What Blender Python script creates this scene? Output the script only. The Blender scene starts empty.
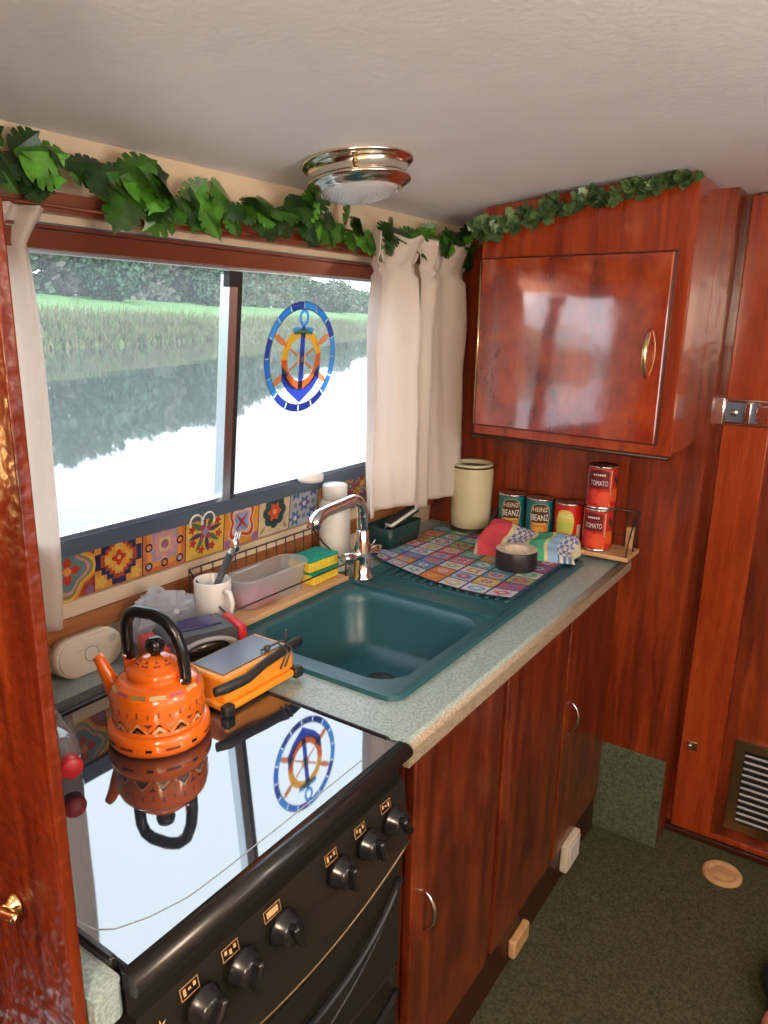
import bpy, bmesh, math, random
from mathutils import Vector as V, Matrix, noise
random.seed(7)
PI = math.pi
sc = bpy.context.scene
COL = sc.collection
WM = {}

# ------------------------------------------------------------------ materials
def new_mat(name):
    m = bpy.data.materials.new(name); m.use_nodes = True
    nt = m.node_tree
    return m, nt, nt.nodes['Principled BSDF'], nt.nodes['Material Output']

def setp(b, **k):
    for a, v in k.items():
        n = a.replace('_', ' ')
        if n in b.inputs:
            b.inputs[n].default_value = v

def plain(name, col, rough=.5, metal=0., **k):
    m, nt, b, o = new_mat(name)
    setp(b, Base_Color=(*col, 1), Roughness=rough, Metallic=metal)
    for a, v in k.items():
        b.inputs[a.replace('_', ' ')].default_value = v
    return m

def vary(name, c1, c2, scale=20, rough=.5, bump=0., metal=0., stretch=(1, 1, 1), detail=4, bscale=None, pos=(.35, .65), **k):
    m, nt, b, o = new_mat(name)
    tc = nt.nodes.new('ShaderNodeTexCoord'); mp = nt.nodes.new('ShaderNodeMapping')
    mp.inputs['Scale'].default_value = stretch
    nt.links.new(tc.outputs['Object'], mp.inputs[0])
    n = nt.nodes.new('ShaderNodeTexNoise'); n.inputs['Scale'].default_value = scale; n.inputs['Detail'].default_value = detail
    nt.links.new(mp.outputs[0], n.inputs[0])
    r = nt.nodes.new('ShaderNodeValToRGB')
    r.color_ramp.elements[0].position = pos[0]; r.color_ramp.elements[1].position = pos[1]
    r.color_ramp.elements[0].color = (*c1, 1); r.color_ramp.elements[1].color = (*c2, 1)
    nt.links.new(n.outputs[0], r.inputs[0]); nt.links.new(r.outputs[0], b.inputs['Base Color'])
    setp(b, Roughness=rough, Metallic=metal)
    for a, v in k.items():
        b.inputs[a.replace('_', ' ')].default_value = v
    if bump:
        n2 = nt.nodes.new('ShaderNodeTexNoise'); n2.inputs['Scale'].default_value = bscale or scale; n2.inputs['Detail'].default_value = 3
        nt.links.new(mp.outputs[0], n2.inputs[0])
        bp = nt.nodes.new('ShaderNodeBump'); bp.inputs['Strength'].default_value = bump; bp.inputs['Distance'].default_value = .01
        nt.links.new(n2.outputs[0], bp.inputs['Height']); nt.links.new(bp.outputs[0], b.inputs['Normal'])
    return m

def wood(name, dark, mid, light, stretch=(9, 9, .7), rough=.22, coat=.5, bump=.06, bscale=14, figure=0., coat_rough=.08, coat_ior=1.5):
    m, nt, b, o = new_mat(name)
    N = nt.nodes.new; L = nt.links.new
    tc = N('ShaderNodeTexCoord'); mp = N('ShaderNodeMapping'); mp.inputs['Scale'].default_value = stretch
    L(tc.outputs['Object'], mp.inputs[0])
    n1 = N('ShaderNodeTexNoise'); n1.inputs['Scale'].default_value = 3.2; n1.inputs['Detail'].default_value = 7; n1.inputs['Distortion'].default_value = .6
    L(mp.outputs[0], n1.inputs[0])
    n2 = N('ShaderNodeTexNoise'); n2.inputs['Scale'].default_value = 30; n2.inputs['Detail'].default_value = 3
    L(mp.outputs[0], n2.inputs[0])
    n3 = N('ShaderNodeTexNoise'); n3.inputs['Scale'].default_value = 6.; n3.inputs['Detail'].default_value = 2; n3.inputs['Distortion'].default_value = 1.8
    L(tc.outputs['Object'], n3.inputs[0])
    a1 = N('ShaderNodeMath'); a1.operation = 'MULTIPLY_ADD'; a1.inputs[1].default_value = .3; L(n2.outputs[0], a1.inputs[0]); L(n1.outputs[0], a1.inputs[2])
    a2 = N('ShaderNodeMath'); a2.operation = 'MULTIPLY_ADD'; a2.inputs[1].default_value = figure; L(n3.outputs[0], a2.inputs[0]); L(a1.outputs[0], a2.inputs[2])
    a3 = N('ShaderNodeMath'); a3.operation = 'SUBTRACT'; a3.inputs[1].default_value = .15 + figure * .5; L(a2.outputs[0], a3.inputs[0])
    r = N('ShaderNodeValToRGB'); e = r.color_ramp.elements
    e[0].position = .3; e[0].color = (*dark, 1); e[1].position = .72; e[1].color = (*light, 1)
    x = e.new(.5); x.color = (*mid, 1)
    L(a3.outputs[0], r.inputs[0]); L(r.outputs[0], b.inputs['Base Color'])
    setp(b, Roughness=rough, Coat_Weight=coat, Coat_Roughness=coat_rough, Coat_IOR=coat_ior)
    n4 = N('ShaderNodeTexNoise'); n4.inputs['Scale'].default_value = bscale; n4.inputs['Detail'].default_value = 2
    L(tc.outputs['Object'], n4.inputs[0])
    bp = N('ShaderNodeBump'); bp.inputs['Strength'].default_value = bump; bp.inputs['Distance'].default_value = .02
    L(n4.outputs[0], bp.inputs['Height']); L(bp.outputs[0], b.inputs['Normal']); L(bp.outputs[0], b.inputs['Coat Normal'])
    return m

def vcol(name, rough=.4, noise_amt=0., nscale=60, **k):
    m, nt, b, o = new_mat(name)
    a = nt.nodes.new('ShaderNodeVertexColor'); a.layer_name = 'Col'
    out = a.outputs[0]
    if noise_amt:
        tc = nt.nodes.new('ShaderNodeTexCoord'); n = nt.nodes.new('ShaderNodeTexNoise'); n.inputs['Scale'].default_value = nscale; n.inputs['Detail'].default_value = 4
        nt.links.new(tc.outputs['Object'], n.inputs[0])
        hs = nt.nodes.new('ShaderNodeHueSaturation')
        mr = nt.nodes.new('ShaderNodeMapRange'); mr.inputs[1].default_value = .3; mr.inputs[2].default_value = .7
        mr.inputs[3].default_value = 1 - noise_amt; mr.inputs[4].default_value = 1 + noise_amt
        nt.links.new(n.outputs[0], mr.inputs[0]); nt.links.new(mr.outputs[0], hs.inputs['Value']); nt.links.new(out, hs.inputs['Color'])
        out = hs.outputs[0]
    nt.links.new(out, b.inputs['Base Color'])
    setp(b, Roughness=rough)
    for q, v in k.items():
        b.inputs[q.replace('_', ' ')].default_value = v
    return m

def clear(name, tint=(1, 1, 1), gloss=.06, haze=0., hazecol=(.8, .85, .9), rough=.02, use_vcol=False, dif=0.):
    """thin see-through sheet: transparent + fresnel gloss + a little translucent haze"""
    m, nt, b, o = new_mat(name); nt.nodes.remove(b)
    N = nt.nodes.new; L = nt.links.new
    t = N('ShaderNodeBsdfTransparent'); t.inputs[0].default_value = (*tint, 1)
    g = N('ShaderNodeBsdfGlossy'); g.inputs['Roughness'].default_value = rough
    h = N('ShaderNodeBsdfTranslucent'); h.inputs[0].default_value = (*hazecol, 1)
    d = N('ShaderNodeBsdfDiffuse'); d.inputs[0].default_value = (*hazecol, 1)
    if use_vcol:
        a = N('ShaderNodeVertexColor'); a.layer_name = 'Col'
        for s in (t, h, d): L(a.outputs[0], s.inputs[0])
    m0 = N('ShaderNodeMixShader'); m0.inputs[0].default_value = dif; L(h.outputs[0], m0.inputs[1]); L(d.outputs[0], m0.inputs[2])
    m1 = N('ShaderNodeMixShader'); m1.inputs[0].default_value = haze; L(t.outputs[0], m1.inputs[1]); L(m0.outputs[0], m1.inputs[2])
    fr = N('ShaderNodeLayerWeight'); fr.inputs[0].default_value = .5
    pw = N('ShaderNodeMath'); pw.operation = 'POWER'; pw.inputs[1].default_value = 4.; L(fr.outputs[1], pw.inputs[0])
    mu = N('ShaderNodeMath'); mu.operation = 'MULTIPLY_ADD'; mu.inputs[1].default_value = .6; mu.inputs[2].default_value = gloss; L(pw.outputs[0], mu.inputs[0]); mu.use_clamp = True
    m2 = N('ShaderNodeMixShader'); L(mu.outputs[0], m2.inputs[0]); L(m1.outputs[0], m2.inputs[1]); L(g.outputs[0], m2.inputs[2])
    L(m2.outputs[0], o.inputs[0])
    return m

MT = {}
MT['wood'] = wood('mahogany', (.075, .010, .003), (.19, .026, .006), (.33, .055, .011), rough=.3, coat=.35)
MT['wood_door'] = wood('mahogany_figured', (.17, .014, .004), (.30, .030, .006), (.42, .060, .012), stretch=(4, 4, 1.2), figure=.7, rough=.22, coat=1., bump=.035, bscale=9, coat_ior=2.1)
MT['wood_frame'] = wood('mahogany_frame', (.19, .022, .005), (.30, .040, .008), (.40, .065, .013), rough=.25, coat=.5)
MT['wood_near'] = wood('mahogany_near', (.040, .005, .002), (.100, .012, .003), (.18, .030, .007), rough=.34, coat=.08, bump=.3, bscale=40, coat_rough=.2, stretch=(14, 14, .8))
MT['wood_cab'] = wood('mahogany_cabinet', (.065, .009, .004), (.135, .020, .006), (.23, .042, .010), stretch=(7, 7, .9), figure=.45, rough=.32, coat=.3)
MT['wood_edge'] = plain('mahogany_edge', (.045, .010, .005), .4)
MT['batten'] = wood('batten_wood', (.16, .045, .015), (.30, .10, .03), (.42, .17, .06), stretch=(8, .6, 8), rough=.45, coat=.1)
MT['rail_wood'] = wood('rail_wood', (.10, .02, .008), (.20, .045, .015), (.28, .075, .026), stretch=(8, .6, 8), rough=.35, coat=.3)
MT['pine'] = wood('pine', (.42, .22, .09), (.58, .33, .15), (.68, .42, .21), stretch=(8, 1, 8), rough=.5, coat=.1)
MT['ceiling'] = vary('ceiling_paint', (.80, .825, .86), (.85, .875, .91), 6, .55, bump=.12, bscale=90, stretch=(1, 1, 1))
MT['cream'] = vary('cream_paint', (.66, .52, .36), (.74, .60, .43), 8, .55, bump=.05, bscale=50)
MT['carpet'] = vary('carpet', (.050, .054, .021), (.125, .128, .056), 160, .95, bump=.9, bscale=420, detail=6)
MT['carpet_up'] = vary('carpet_upstand', (.07, .09, .045), (.16, .19, .105), 120, .95, bump=.9, bscale=320, detail=6)
MT['worktop'] = vary('worktop_laminate', (.21, .28, .265), (.39, .475, .45), 260, .32, bump=.03, detail=5)
MT['worktop_edge_warmlit'] = vary('worktop_edge_warmlit', (.22, .17, .11), (.42, .34, .24), 260, .4, detail=5)  # brown carries warm light reflected along the worktop front
MT['sink'] = plain('sink_composite', (.020, .092, .112), .36)
MT['chrome'] = plain('chrome', (.78, .78, .78), .12, 1.)
MT['alu'] = plain('aluminium', (.60, .64, .68), .3, 1.)
MT['frame_grey'] = plain('frame_grey', (.13, .18, .26), .3, .5)
MT['frame_dark'] = plain('frame_wood_reflection', (.20, .055, .028), .2, .35)  # reflected red-brown wood put into the channel colour
MT['brass'] = plain('brass', (.72, .55, .30), .22, 1.)
MT['bronze'] = plain('bronze', (.36, .25, .14), .35, 1.)
MT['black'] = plain('black_enamel', (.012, .012, .013), .18)
MT['black_matt'] = plain('black_plastic', (.018, .018, .019), .5)
MT['oven'] = plain('cooker_black', (.016, .0145, .0105), .32)
MT['oven_dark'] = plain('cooker_recess', (.008, .007, .006), .5)
MT['trim'] = plain('cooker_trim', (.028, .027, .027), .25, .4)
MT['hob'] = plain('hob_glass', (.020, .026, .036), .03, 0., IOR=2.35, Specular_IOR_Level=.75)
MT['white'] = plain('white_plastic', (.75, .73, .70), .4)
MT['offwhite'] = plain('offwhite_plastic', (.72, .64, .52), .45)
MT['ceramic'] = plain('white_ceramic', (.78, .75, .72), .2)
MT['orange'] = plain('orange_enamel', (.90, .17, .012), .16, Coat_Weight=.4)
MT['yellow_orange'] = plain('orange_plastic', (.85, .30, .02), .4)
MT['red'] = plain('red_plastic', (.55, .02, .025), .35)
MT['grey'] = plain('grey_plastic', (.13, .14, .16), .45)
MT['dkgrey'] = plain('dark_grey_plastic', (.05, .055, .065), .4)
MT['ltgrey'] = plain('light_grey_plastic', (.32, .33, .36), .4)
MT['solar'] = plain('solar_cell', (.03, .04, .13), .15)
MT['solar2'] = plain('solar_panel', (.10, .12, .16), .25)
MT['wire'] = plain('black_wire', (.015, .013, .012), .4)
MT['nickel'] = plain('warm_nickel', (.74, .68, .58), .16, 1.)
MT['lens'] = plain('ribbed_lens', (.62, .64, .66), .1, .25)
MT['tin'] = plain('tinplate', (.70, .66, .60), .22, 1.)
MT['label'] = vcol('printed_label', .3)
MT['print'] = vcol('print', .35)
MT['tilepaint'] = vcol('tile_print', .22, .12, 90)
MT['mat'] = vcol('mat_print', .6, .15, 120)
MT['cloth'] = vcol('towel_cloth', .9, .1, 150)
MT['leaf'] = vcol('leaf', .3, .45, 45)
MT['enamel_print'] = vcol('enamel_print', .16, Coat_Weight=.4)
MT['slat'] = plain('pale_slat', (.62, .64, .68), .35)
MT['curtain'] = None
MT['foil'] = clear('thin_film', (.90, .94, .98), .10, .50, (.82, .88, .98), .25, dif=.6)
MT['tub'] = clear('clear_tub', (.94, .94, .95), .12, .40, (.94, .93, .95), .1, dif=.5)
MT['bottle'] = clear('clear_bottle', (.9, .92, .95), .12, .1, (.8, .85, .9), .05, dif=.5)
MT['pane'] = clear('window_glass', (.94, .97, .98), .05, .10, (.82, .90, .96), .02)
MT['stained'] = clear('stained_film', (1, 1, 1), .03, .35, (1, 1, 1), .1, use_vcol=True, dif=.25)
MT['pink'] = plain('pink_soap', (.80, .25, .33), .3)
MT['sponge'] = vary('sponge', (.72, .50, .02), (.85, .64, .05), 160, .9, bump=.4)
MT['scour'] = vary('scourer', (.0, .24, .17), (.01, .38, .28), 220, .95, bump=.5)
MT['green_tub'] = plain('dark_green_plastic', (.010, .045, .045), .4)
MT['kettle_cream'] = plain('cream_plastic', (.62, .56, .36), .3)
MT['core'] = vary('card_core', (.55, .42, .30), (.72, .62, .50), 40, .8)
MT['tape'] = plain('black_tape', (.022, .017, .018), .35)
MT['ledwhite'] = plain('lens_plastic', (.7, .72, .72), .25)
MT['socket'] = plain('pale_plastic', (.66, .58, .46), .5)
MT['blockwood'] = vary('raw_wood', (.50, .27, .11), (.62, .38, .18), 30, .7)
MT['stem'] = plain('plant_stem', (.06, .10, .02), .6)

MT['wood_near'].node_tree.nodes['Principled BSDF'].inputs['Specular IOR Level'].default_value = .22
# curtain cloth: diffuse + translucent
m, nt, b, o = new_mat('curtain_cloth')
tr = nt.nodes.new('ShaderNodeBsdfTranslucent'); tr.inputs[0].default_value = (.92, .85, .80, 1)
mx = nt.nodes.new('ShaderNodeMixShader'); mx.inputs[0].default_value = .5
setp(b, Base_Color=(.86, .77, .70, 1), Roughness=.85)
tc = nt.nodes.new('ShaderNodeTexCoord'); nz = nt.nodes.new('ShaderNodeTexNoise'); nz.inputs['Scale'].default_value = 25
nt.links.new(tc.outputs['Object'], nz.inputs[0])
bp = nt.nodes.new('ShaderNodeBump'); bp.inputs['Strength'].default_value = .25; bp.inputs['Distance'].default_value = .01
nt.links.new(nz.outputs[0], bp.inputs['Height']); nt.links.new(bp.outputs[0], b.inputs['Normal'])
nt.links.new(b.outputs[0], mx.inputs[1]); nt.links.new(tr.outputs[0], mx.inputs[2]); nt.links.new(mx.outputs[0], o.inputs[0])
MT['curtain'] = m

# ------------------------------------------------------------------ mesh builder
class MB:
    def __init__(s):
        s.bm = bmesh.new(); s.cl = s.bm.loops.layers.float_color.new('Col')
    def f(s, vs, col=None, smooth=False, mi=0):
        try:
            fc = s.bm.faces.new(vs)
        except ValueError:
            return None
        fc.smooth = smooth; fc.material_index = mi
        c = (*col, 1) if col else (.5, .5, .5, 1)
        for l in fc.loops: l[s.cl] = c
        return fc
    def poly(s, pts, col=None, mi=0):
        return s.f([s.bm.verts.new(p) for p in pts], col, False, mi)
    def box(s, lo, hi, bev=0., col=None, mx=None, seg=2, mi=0):
        t = bmesh.new(); bmesh.ops.create_cube(t, size=1)
        lo = V(lo); hi = V(hi); c = (lo + hi) / 2; d = hi - lo
        for v in t.verts: v.co = V((v.co.x * d.x, v.co.y * d.y, v.co.z * d.z)) + c
        if bev: bmesh.ops.bevel(t, geom=list(t.edges), offset=min(bev, min(d) * .49), segments=seg, affect='EDGES', profile=.5)
        t.normal_update()
        for fc in t.faces: fc.smooth = max(abs(q) for q in fc.normal) < .999
        s.add(t, col, None if bev else False, mx, mi)
    def add(s, t, col=None, smooth=False, mx=None, mi=0):
        mp = {}
        for v in t.verts: mp[v] = s.bm.verts.new(mx @ v.co if mx else v.co)
        for fc in t.faces: s.f([mp[v] for v in fc.verts], col, fc.smooth if smooth is None else (smooth and len(fc.verts) <= 4), mi)
        t.free()
    def sphere(s, c, r, sub=2, sc_=(1, 1, 1), col=None, mx=None):
        t = bmesh.new(); bmesh.ops.create_icosphere(t, subdivisions=sub, radius=r)
        for v in t.verts: v.co = V((v.co.x * sc_[0], v.co.y * sc_[1], v.co.z * sc_[2])) + V(c)
        s.add(t, col, True, mx)
    def tube(s, pts, r, n=8, closed=False, col=None, flat=1., mx=None):
        pts = [V(p) for p in pts]; k = len(pts); rr = r if isinstance(r, (list, tuple)) else [r] * k
        rings = []; up = None
        for i, p in enumerate(pts):
            if closed: t = pts[(i + 1) % k] - pts[i - 1]
            else: t = pts[min(i + 1, k - 1)] - pts[max(i - 1, 0)]
            t.normalize()
            if up is None:
                up = V((0, 0, 1)) if abs(t.z) < .9 else V((1, 0, 0))
            a = t.cross(up)
            if a.length < 1e-5: a = t.cross(V((0, 1, 0)))
            a.normalize(); b_ = a.cross(t).normalized(); up = b_
            rings.append([s.bm.verts.new((mx @ q) if mx else q) for q in
                          [p + (a * math.cos(2 * PI * j / n) * flat + b_ * math.sin(2 * PI * j / n)) * rr[i] for j in range(n)]])
        for i in range(k if closed else k - 1):
            A = rings[i]; B = rings[(i + 1) % k]
            for j in range(n): s.f([A[j], A[(j + 1) % n], B[(j + 1) % n], B[j]], col, True)
        if not closed:
            s.f(rings[0][::-1], col); s.f(rings[-1], col)
    def lathe(s, prof, n=32, col=None, mx=None, a0=0., a1=2 * PI, cap=False, mi=None):
        full = abs(a1 - a0 - 2 * PI) < 1e-6
        cnt = n if full else n + 1
        rings = []
        for (r, z) in prof:
            if r < 1e-6:
                p = V((0, 0, z)); rings.append([s.bm.verts.new(mx @ p if mx else p)])
            else:
                rg = []
                for j in range(cnt):
                    a = a0 + (a1 - a0) * j / n; p = V((r * math.cos(a), r * math.sin(a), z))
                    rg.append(s.bm.verts.new(mx @ p if mx else p))
                rings.append(rg)
        for i in range(len(rings) - 1):
            A, B = rings[i], rings[i + 1]
            c = col[i] if isinstance(col, list) else col
            q = mi[i] if mi else 0
            for j in range(n):
                j2 = (j + 1) % cnt if full else j + 1
                if len(A) == 1 and len(B) == 1: continue
                if len(A) == 1: s.f([A[0], B[j2], B[j]], c, True, q)
                elif len(B) == 1: s.f([A[j], A[j2], B[0]], c, True, q)
                else: s.f([A[j], A[j2], B[j2], B[j]], c, True, q)
    def prism(s, poly, a, b_, fn, col=None, smooth=False, mi=0):
        """poly: list of 2-D points, fn(u,v,w)->3-D; caps at w=a and w=b"""
        A = [s.bm.verts.new(fn(u, v, a)) for u, v in poly]; B = [s.bm.verts.new(fn(u, v, b_)) for u, v in poly]
        n = len(poly)
        s.f(A[::-1], col, False, mi); s.f(B, col, False, mi)
        for i in range(n): s.f([A[i], A[(i + 1) % n], B[(i + 1) % n], B[i]], col, smooth, mi)
    def grid(s, fn, nu, nv, col=None, smooth=True, closed_u=False):
        R = [[s.bm.verts.new(fn(i / nu, j / nv)) for j in range(nv + 1)] for i in range(nu if closed_u else nu + 1)]
        for i in range(nu):
            for j in range(nv):
                c = col((i + .5) / nu, (j + .5) / nv) if callable(col) else col
                i2 = (i + 1) % len(R)
                s.f([R[i][j], R[i2][j], R[i2][j + 1], R[i][j + 1]], c, smooth)
        return R
    def build(s, name, mat, parent=None, world=False, recalc=True):
        if recalc: bmesh.ops.recalc_face_normals(s.bm, faces=list(s.bm.faces))
        me = bpy.data.meshes.new(name)
        T = Matrix.Identity(4)
        o = bpy.data.objects.new(name, me)
        if parent is not None:
            o.parent = parent; WM[o.name] = WM[parent.name]
            if world: s.bm.transform(WM[parent.name].inverted())
        else:
            xs = [v.co for v in s.bm.verts]
            c = V(((min(p.x for p in xs) + max(p.x for p in xs)) / 2, (min(p.y for p in xs) + max(p.y for p in xs)) / 2, min(p.z for p in xs)))
            s.bm.transform(Matrix.Translation(-c)); o.location = c; WM[o.name] = Matrix.Translation(c)
        s.bm.to_mesh(me); s.bm.free()
        for m_ in (mat if isinstance(mat, (list, tuple)) else [mat]):
            me.materials.append(MT[m_] if isinstance(m_, str) else m_)
        COL.objects.link(o)
        return o

def thing(name, label, cat, loc=(0, 0, 0), rz=0., group=None, rot=None):
    o = bpy.data.objects.new(name, None); COL.objects.link(o)
    o.location = loc; o.rotation_euler = rot or (0, 0, rz); o.empty_display_size = .05
    o['label'] = label; o['category'] = cat
    if group: o['group'] = group
    from mathutils import Euler
    WM[o.name] = Matrix.Translation(loc) @ Euler(o.rotation_euler).to_matrix().to_4x4()
    return o
def tag(o, label, cat, group=None, kind=None):
    o['label'] = label; o['category'] = cat
    if group: o['group'] = group
    if kind: o['kind'] = kind
    return o
def struct(o, label=None):
    o['kind'] = 'structure'
    if label: o['label'] = label
    return o
def dup(root, loc, rz, label):
    r = root.copy(); COL.objects.link(r); r.location = loc; r.rotation_euler = (0, 0, rz); r['label'] = label
    WM[r.name] = Matrix.Translation(loc) @ Matrix.Rotation(rz, 4, 'Z')
    for ch in list(root.children):
        c = ch.copy(); COL.objects.link(c); c.parent = r; WM[c.name] = WM[r.name]
        for g in ch.children:
            d = g.copy(); COL.objects.link(d); d.parent = c
    return r

def text_geo(txt, size=1.):
    """flat letter outlines as (verts2d, faces), centred"""
    cu = bpy.data.curves.new('lettering', 'FONT'); cu.body = txt; cu.size = size; cu.align_x = 'CENTER'; cu.align_y = 'CENTER'; cu.resolution_u = 3
    ob = bpy.data.objects.new('lettering', cu); COL.objects.link(ob)
    dg = bpy.context.evaluated_depsgraph_get(); ev = ob.evaluated_get(dg); me = ev.to_mesh()
    vs = [(v.co.x, v.co.y) for v in me.vertices]; fs = [tuple(p.vertices) for p in me.polygons]
    ev.to_mesh_clear(); bpy.data.objects.remove(ob); bpy.data.curves.remove(cu)
    if vs:
        cx = (min(v[0] for v in vs) + max(v[0] for v in vs)) / 2; cy = (min(v[1] for v in vs) + max(v[1] for v in vs)) / 2
        vs = [(x - cx, y - cy) for x, y in vs]
    return vs, fs
def put_text(mb, txt, w, h, fn, col):
    vs, fs = text_geo(txt)
    W = max(v[0] for v in vs) - min(v[0] for v in vs); H = max(v[1] for v in vs) - min(v[1] for v in vs)
    bv = [mb.bm.verts.new(fn(x * w / W, y * h / H)) for x, y in vs]
    for f_ in fs: mb.f([bv[i] for i in f_], col)

def wall(y, z, off=0.):
    """point on the sloping cabin side"""
    return V((-.65 + .1 * (z - 1.16) + off, y, z))
def ceil_z(x): return 1.872 - .062 * ((x - .4) / .985) ** 2
def arc(cx, cy, r, a0, a1, n, ry=None):
    return [(cx + r * math.cos(a0 + (a1 - a0) * i / n), cy + (ry or r) * math.sin(a0 + (a1 - a0) * i / n)) for i in range(n + 1)]
def rrect(x0, y0, x1, y1, r, n=6):
    return (arc(x1 - r, y1 - r, r, 0, PI / 2, n) + arc(x0 + r, y1 - r, r, PI / 2, PI, n) +
            arc(x0 + r, y0 + r, r, PI, 1.5 * PI, n) + arc(x1 - r, y0 + r, r, 1.5 * PI, 2 * PI, n))
def ngon(cx, cy, r, n, rot=0., ry=None): return [(cx + r * math.cos(rot + 2 * PI * i / n), cy + (ry or r) * math.sin(rot + 2 * PI * i / n)) for i in range(n)]
def flower(cx, cy, r, k, amp, rot=0., n=48): return [(cx + r * (1 + amp * math.cos(k * (a - rot))) * math.cos(a), cy + r * (1 + amp * math.cos(k * (a - rot))) * math.sin(a)) for a in [2 * PI * i / n for i in range(n)]]
def rect(x0, y0, x1, y1): return [(x0, y0), (x1, y0), (x1, y1), (x0, y1)]
def petal(a, r0, r1, w):
    c, s_ = math.cos(a), math.sin(a)
    q = [(r0, 0), (r0 + (r1 - r0) * .35, w), (r0 + (r1 - r0) * .7, w * .8), (r1, 0), (r0 + (r1 - r0) * .7, -w * .8), (r0 + (r1 - r0) * .35, -w)]
    return [(x * c - y * s_, x * s_ + y * c) for x, y in q]

# ------------------------------------------------------------------ camera
f_px, pitch, yaw, roll, cx_, cz_ = 740.657, .2535, .5891, .0181, .5332, 1.5407
F = V((-math.sin(yaw) * math.cos(pitch), math.cos(yaw) * math.cos(pitch), -math.sin(pitch)))
r_ = V((math.cos(yaw), math.sin(yaw), 0)); u_ = r_.cross(F)
r2 = r_ * math.cos(roll) + u_ * math.sin(roll); u2 = -r_ * math.sin(roll) + u_ * math.cos(roll)
cam = bpy.data.cameras.new('camera'); cam.sensor_fit = 'VERTICAL'; cam.sensor_height = 24; cam.lens = f_px / 1024 * 24; cam.clip_start = .02; cam.clip_end = 500
co = bpy.data.objects.new('camera', cam); COL.objects.link(co)
mw = Matrix((( r2.x, u2.x, -F.x, cx_), (r2.y, u2.y, -F.y, 0), (r2.z, u2.z, -F.z, cz_), (0, 0, 0, 1)))
co.matrix_world = mw; sc.camera = co

# ------------------------------------------------------------------ room shell
YB, YD = 2.08, 2.20          # bulkhead plane, door plane
b = MB(); b.box((-.72, -1.7, -.06), (1.45, 2.5, 0)); struct(b.build('floor', 'carpet'))
# ceiling (gently cambered)
b = MB(); b.grid(lambda u, v: V((-.66 + 2.12 * u, -1.7 + 4.1 * v, ceil_z(-.66 + 2.12 * u))), 24, 20)
b.grid(lambda u, v: V((-.66 + 2.12 * u, -1.7 + 4.1 * v, 1.95)), 1, 1)
struct(b.build('ceiling', 'ceiling'))
# left cabin side with window hole
WY0, WY1, WZ0, WZ1 = .625, 1.755, 1.135, 1.66
b = MB()
def wbox(y0, y1, z0, z1, t=.035):
    b.prism(rect(y0, z0, y1, z1), -t, 0, lambda u, v, w: wall(u, v, w))
wbox(-1.7, WY0, 0, 1.86); wbox(WY1, 2.3, 0, 1.86); wbox(WY0, WY1, 0, WZ0); wbox(WY0, WY1, WZ1, 1.86)
struct(b.build('wall_left', 'cream'))
b = MB(); b.prism(rect(-1.69, .02, .306, 1.80), .001, .012, lambda u, v, w: wall(u, v, w)); struct(b.build('reflection_lining', 'wood'), 'unseen wood panel added on the cabin side for the partition to reflect')  # unseen panel, added so the partition reflects dark wood instead of cream
# right side with an unseen opening added for fill light
b = MB()
for (y0, y1, z0, z1) in ((-1.7, .1, 0, 1.9), (1.5, 2.5, 0, 1.9), (.1, 1.5, 0, 1.1), (.1, 1.5, 1.62, 1.9)): b.box((1.42, y0, z0), (1.46, y1, z1))
struct(b.build('wall_right', 'cream'))
b = MB(); b.box((-.72, -1.74, 0), (1.46, -1.70, 1.9)); struct(b.build('wall_rear', 'wood'))
# bulkhead behind the worktop, returning to the door plane
b = MB(); b.box((-.72, YB, 0), (.162, YB + .03, 1.9)); b.box((.132, YB + .03, 0), (.162, YD + .02, 1.9)); b.box((.162, YD + .01, 0), (.19, YD + .04, 1.9)); b.box((1.02, YD - .01, 0), (1.46, YD + .04, 1.9)); b.box((.19, YD - .01, 1.864), (1.02, YD + .04, 1.9))
struct(b.build('wall_back', 'wood'))
b = MB(); b.box((-.05, YB - .012, 0), (.163, YB - .001, .296), .004)
struct(b.build('trim_1', 'carpet_up'), 'carpet turned up the foot of the bulkhead')
# door
d = MB(); d.box((.176, YD, .022), (1.01, YD + .03, 1.862)); door = struct(d.build('door_1', 'wood'), 'mahogany door beside the galley')
WMd = door
b = MB(); b.box((.176, YD - .014, .022), (.292, YD, 1.862), .003); b.box((.292, YD - .014, 1.77), (1.0, YD, 1.862), .003); b.box((.292, YD - .014, .022), (1.0, YD, .04), .003); b.build('stile_frame', 'wood_frame', door, True)
b = MB(); b.box((.162, YD - .02, 0), (1.05, YD + .02, .02), .004); struct(b.build('trim_2', 'wood_edge'), 'low sill under the door')

# ------------------------------------------------------------------ window
def wfn(u, v, w): return wall(u, v, w)
def ring(b, out, inn, w0, w1, fn, col=None, mi=0):
    n = len(out)
    P = [[b.bm.verts.new(fn(*q, w)) for q in pl] for pl, w in ((out, w1), (inn, w1), (inn, w0), (out, w0))]
    for k in range(4):
        A, B = P[k], P[(k + 1) % 4]
        for i in range(n): b.f([A[i], A[(i + 1) % n], B[(i + 1) % n], B[i]], col, False, mi)
win = thing('window_1', 'sliding cabin window over the galley', 'window', tuple(wall(1.2, 1.12))); win['kind'] = 'structure'
del win['category']
b = MB(); ring(b, rrect(.61, 1.118, 1.768, 1.678, .075), rrect(.64, 1.150, 1.738, 1.640, .06), -.03, .012, wfn); b.build('window_frame', 'frame_grey', win, True)
b = MB(); ring(b, rrect(.636, 1.146, 1.742, 1.644, .062), rrect(.647, 1.157, 1.731, 1.634, .05), -.02, .004, wfn); b.build('window_bead', 'alu', win, True)
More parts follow.
